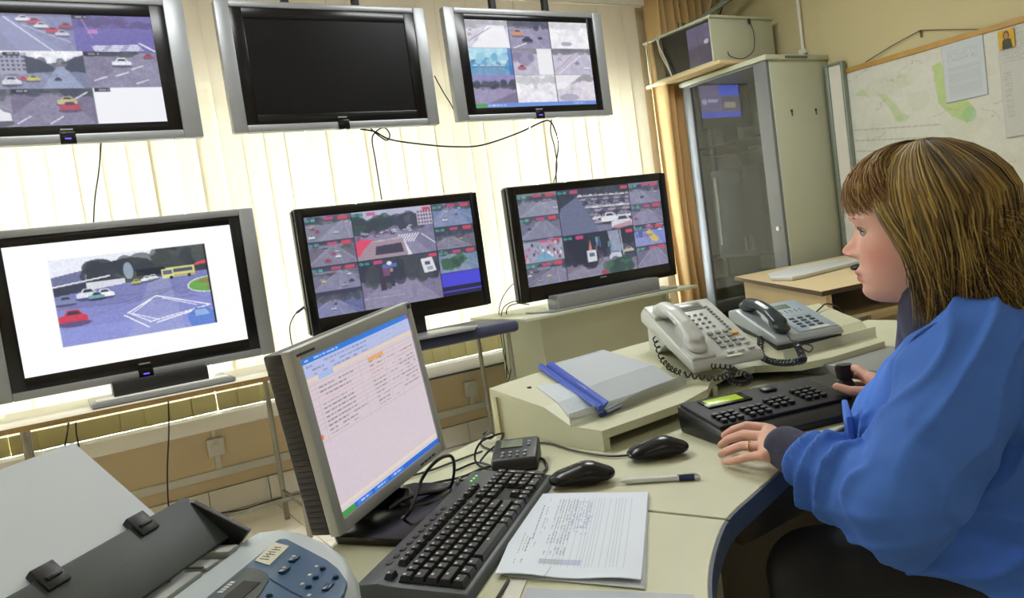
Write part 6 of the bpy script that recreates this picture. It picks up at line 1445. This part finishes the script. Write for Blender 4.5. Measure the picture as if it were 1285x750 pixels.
# hair: an under-layer plus many tapered locks that follow the head
hm = blob([('ell', hp(-.022, 0, .030), (.099, .083, .082), HR), ('hull', [(hp(-.045, 0, .01), .072), (hp(-.045, .025, -.06), .050), (hp(-.045, -.025, -.06), .050), (hp(-.05, .03, -.11), .036), (hp(-.05, -.03, -.11), .036)]),
           ('hull', [(hp(-.005, .060, .01), .022), (hp(-.01, .060, -.08), .018), (hp(-.04, .06, -.10), .022)]), ('hull', [(hp(-.005, -.060, .01), .022), (hp(-.01, -.060, -.08), .018), (hp(-.04, -.06, -.10), .022)])], .005, 8, 'hair')
vs_, fs_, cs_ = [], [], []
def addlock(P, wd, col0, col1, th=.0014):
    n = len(P); nb = len(vs_)
    for i, p in enumerate(P):
        t = (P[min(i + 1, n - 1)] - P[max(i - 1, 0)]).normalized()
        out = (p - (H + U * max(-.10, min(.03, (p - H).z)) - F * .02)).normalized()
        side = t.cross(out).normalized(); out = side.cross(t)
        f = i / (n - 1); ww = wd * min(1, .45 + f * 1.6) * (1 - max(0, f - .55) / .45 * .92) ; hh = th * (1 - .7 * f)
        for a, b_ in ((-1, -.3), (-.4, .9), (.4, .9), (1, -.3)): vs_.append(p + side * (a * ww * .5) + out * (b_ * hh))
        k = .5 - .5 * math.cos(PI * min(1, f * 1.15)); c = [col0[j] * (1 - k) + col1[j] * k for j in range(3)]
        cs_.extend([c] * 4)
    for i in range(n - 1):
        for k in range(4):
            a = nb + i * 4 + k; b_ = nb + i * 4 + (k + 1) % 4; fs_.append((a, b_, b_ + 4, a + 4))
    fs_.append((nb, nb + 1, nb + 2, nb + 3)); e = nb + (n - 1) * 4; fs_.append((e + 3, e + 2, e + 1, e))
rh = random.Random(21)
gold = [lin(c)[:3] for c in ('957b3e', 'a58a48', '826a36', '6f5a34', 'b39c5a')]; dark = [lin(c)[:3] for c in ('382c1c', '453522', '544226', '2f2418')]; red = [lin(c)[:3] for c in ('8a6034', '7e562e', '946e3c')]
A_, B2, C_ = .108, .091, .090      # hair ellipsoid radii (forward, side, up), centre (-.016,0,.030)
def ellp(phi, th, r):
    # phi: 0 = forward, +90 = her left ; th: 0 = crown
    return hp(-.020 + math.cos(phi) * math.sin(th) * (A_ + r), math.sin(phi) * math.sin(th) * (B2 + r), .024 + math.cos(th) * (C_ + r))
clumps = sorted(R(rh.uniform(-180, 180)) for _ in range(95))
for k in range(6000):
    phi = R(rh.uniform(-180, 180)); cl = min(clumps, key=lambda c_: abs(c_ - phi)); wav = noise.noise(V(cl * 9, 3, 1)) * 6; layer = rh.random(); r = -.004 + .012 * layer
    a = abs(math.degrees(phi)); sg = 1 if phi >= 0 else -1; P = []
    if a < 40 or (a < 60 and rh.random() < .5):                     # fringe, falling forward to the brow
        thend = R(rh.uniform(68, 91)) ; n = 8; ph0 = phi * .5 + R(rh.uniform(-8, 8))
        for i in range(n):
            t = i / (n - 1); th = R(4) + (thend - R(4)) * t
            p = ellp(ph0 + (phi - ph0) * t + sg * R(10) * t * t, th, r + .012 * math.sin(t * PI * .75) - .006 * max(0, t - .8) * 5)
            P.append(p)
        colA, colB = (rh.choice(gold), rh.choice(red)) if rh.random() < .75 else (rh.choice(dark), rh.choice(gold))
        wd = rh.uniform(.0016, .0034)
    else:
        ph0 = phi * .75 + sg * R(8); n = 12
        zend = (-.06 - .07 * rh.random()) if a < 75 else (-.085 - .085 * rh.random())
        short = a > 92 and rh.random() < .34
        if a < 100 and not short: zend = min(zend, -.10 - .04 * rh.random()) if rh.random() < .55 else zend
        phe = sg * max(abs(phi), R(78)) if a < 80 else phi       # side locks sweep back past the cheek
        phe = sg * (abs(phe) + R(rh.uniform(-3, 12)))
        if short: zend = rh.uniform(-.055, .0); phe = phi + sg * R(rh.uniform(0, 14))
        flip = rh.uniform(.0, .006) if short else rh.uniform(.0, .022) * (1 if a > 100 else .3) + (.014 if a > 130 else 0)
        for i in range(n):
            t = i / (n - 1)
            if t < .5:
                th = R(5) + R(85) * (t / .5); q = t / .5
                ph = ph0 + (phi + (phe - phi) * .35 * q - ph0) * q
                P.append(ellp(ph, th, r))
            else:
                q = (t - .5) / .5; ph = phi + (phe - phi) * (.35 + .65 * q) + (cl - phi) * .55 * q + .09 * math.sin(q * 5 + wav) * q
                z = .024 + (zend - .024 + .02 * math.sin(wav)) * q
                rr = 1 - .10 * math.sin(q * PI) + .05 * math.sin(wav + q * 4) * q + flip * 6 * max(0, q - .55) ** 1.5
                x = -.020 + math.cos(ph) * (A_ + r) * rr - .012 * q; y = math.sin(ph) * (B2 + r) * (rr * (1.0 - .10 * q))
                P.append(hp(x, y, z + (flip * .5 * max(0, q - .8))))
        g = rh.random()
        if short: colA, colB = (rh.choice(gold), rh.choice(gold) if g < .6 else rh.choice(dark)); r += .003
        elif a > 95: colA, colB = (rh.choice(dark), rh.choice(gold) if g < .6 else rh.choice(dark))
        else: colA, colB = (rh.choice(gold), rh.choice(dark) if g < .45 else rh.choice(gold))
        wd = rh.uniform(.0020, .0048)
    jit = V(rh.uniform(-1, 1), rh.uniform(-1, 1), rh.uniform(-1, 1)) * .0035
    P = [p + jit * (i / len(P)) ** 1.5 + V(noise.noise(p * 25 + V(k * .37, 0, 0)), noise.noise(p * 25 + V(0, k * .37, 0)), 0) * .004 * (i / len(P)) for i, p in enumerate(P)]
    addlock(P, wd, colA, colB)
hme = D.meshes.new('hair_locks'); hme.from_pydata(vs_, [], fs_); hme.shade_smooth()
ca = hme.color_attributes.new('Col', 'FLOAT_COLOR', 'POINT'); ca.data.foreach_set('color', [x for c in cs_ for x in (*c, 1)])
ca = hm.color_attributes.new('Col', 'FLOAT_COLOR', 'POINT'); dk_ = lin('2a1e12'); ca.data.foreach_set('color', list(dk_) * len(hm.vertices))
ho = meshobj('hair', hm, 'hair', per); lo_ = meshobj('hair_locks', hme, 'hair', per); lo_['kind'] = 'stuff'

# office chair under her
ch = empty('office_chair', (P0.x, P0.y, 0), 'black office chair carrying the seated woman', 'chair', rot=math.atan2(BF.y, BF.x) - PI / 2)
part('seat', 'chair_fabric', ch, lambda b: b.box(-.25, .25, -.22, .28, .36, .44, .03, 3), world=False)
part('backrest', 'chair_fabric', ch, lambda b: b.box(-.21, .21, -.29, -.24, .50, .92, .022, 3), world=False)
part('back_bar', 'black_plastic', ch, lambda b: b.tube([(0, -.05, .35), (0, -.27, .35), (0, -.305, .45), (0, -.295, .65)], .02), world=False)
part('column', 'chrome', ch, lambda b: b.cyl((0, 0, .08), (0, 0, .36), .025), world=False)
for k in range(5):
    a = k * 2 * PI / 5 + .3
    lg = part('leg', 'black_plastic', ch, lambda b: b.tube([(0, 0, .09), (.28 * math.cos(a), .28 * math.sin(a), .065)], [.026, .018], n=8, sm=1), world=False)
    part('castor', 'black_plastic', lg, lambda b: b.cyl((.28 * math.cos(a) - .015 * math.sin(a), .28 * math.sin(a) + .015 * math.cos(a), .028), (.28 * math.cos(a) + .015 * math.sin(a), .28 * math.sin(a) - .015 * math.cos(a), .028), .026), world=False)

tw = empty('added_dark_case', (.80, 1.0, 0), 'black computer case added on the floor to darken the space under the desk', 'computer')  # added black box that keeps the space under the desk dark
part('case', 'black_soft', tw, lambda b: b.box(.60, .80, .95, 1.40, .02, .46, .006))
part('front_panel', 'black_plastic', tw, lambda b: b.box(.605, .795, .93, .95, .03, .45, .006))
part('drive_tray', 'dark_grey', tw, lambda b: b.box(.625, .775, .926, .931, .36, .40, .002))

# repeats carry one group phrase each
GROUPS = {'television': 'television screens in front of the window blind', 'wall_socket': 'wall sockets below the window sill', 'computer_mouse': 'black mice on the operator desk',
          'desk_telephone': 'telephones on the raised shelf', 'hanging_wire': 'wires above the corner shelf', 'cable': 'cables in the control room'}
for o in list(COL.objects):
    k = o.name.split('.')[0]
    if o.parent is None and k in GROUPS and not o.get('group'): o['group'] = GROUPS[k]
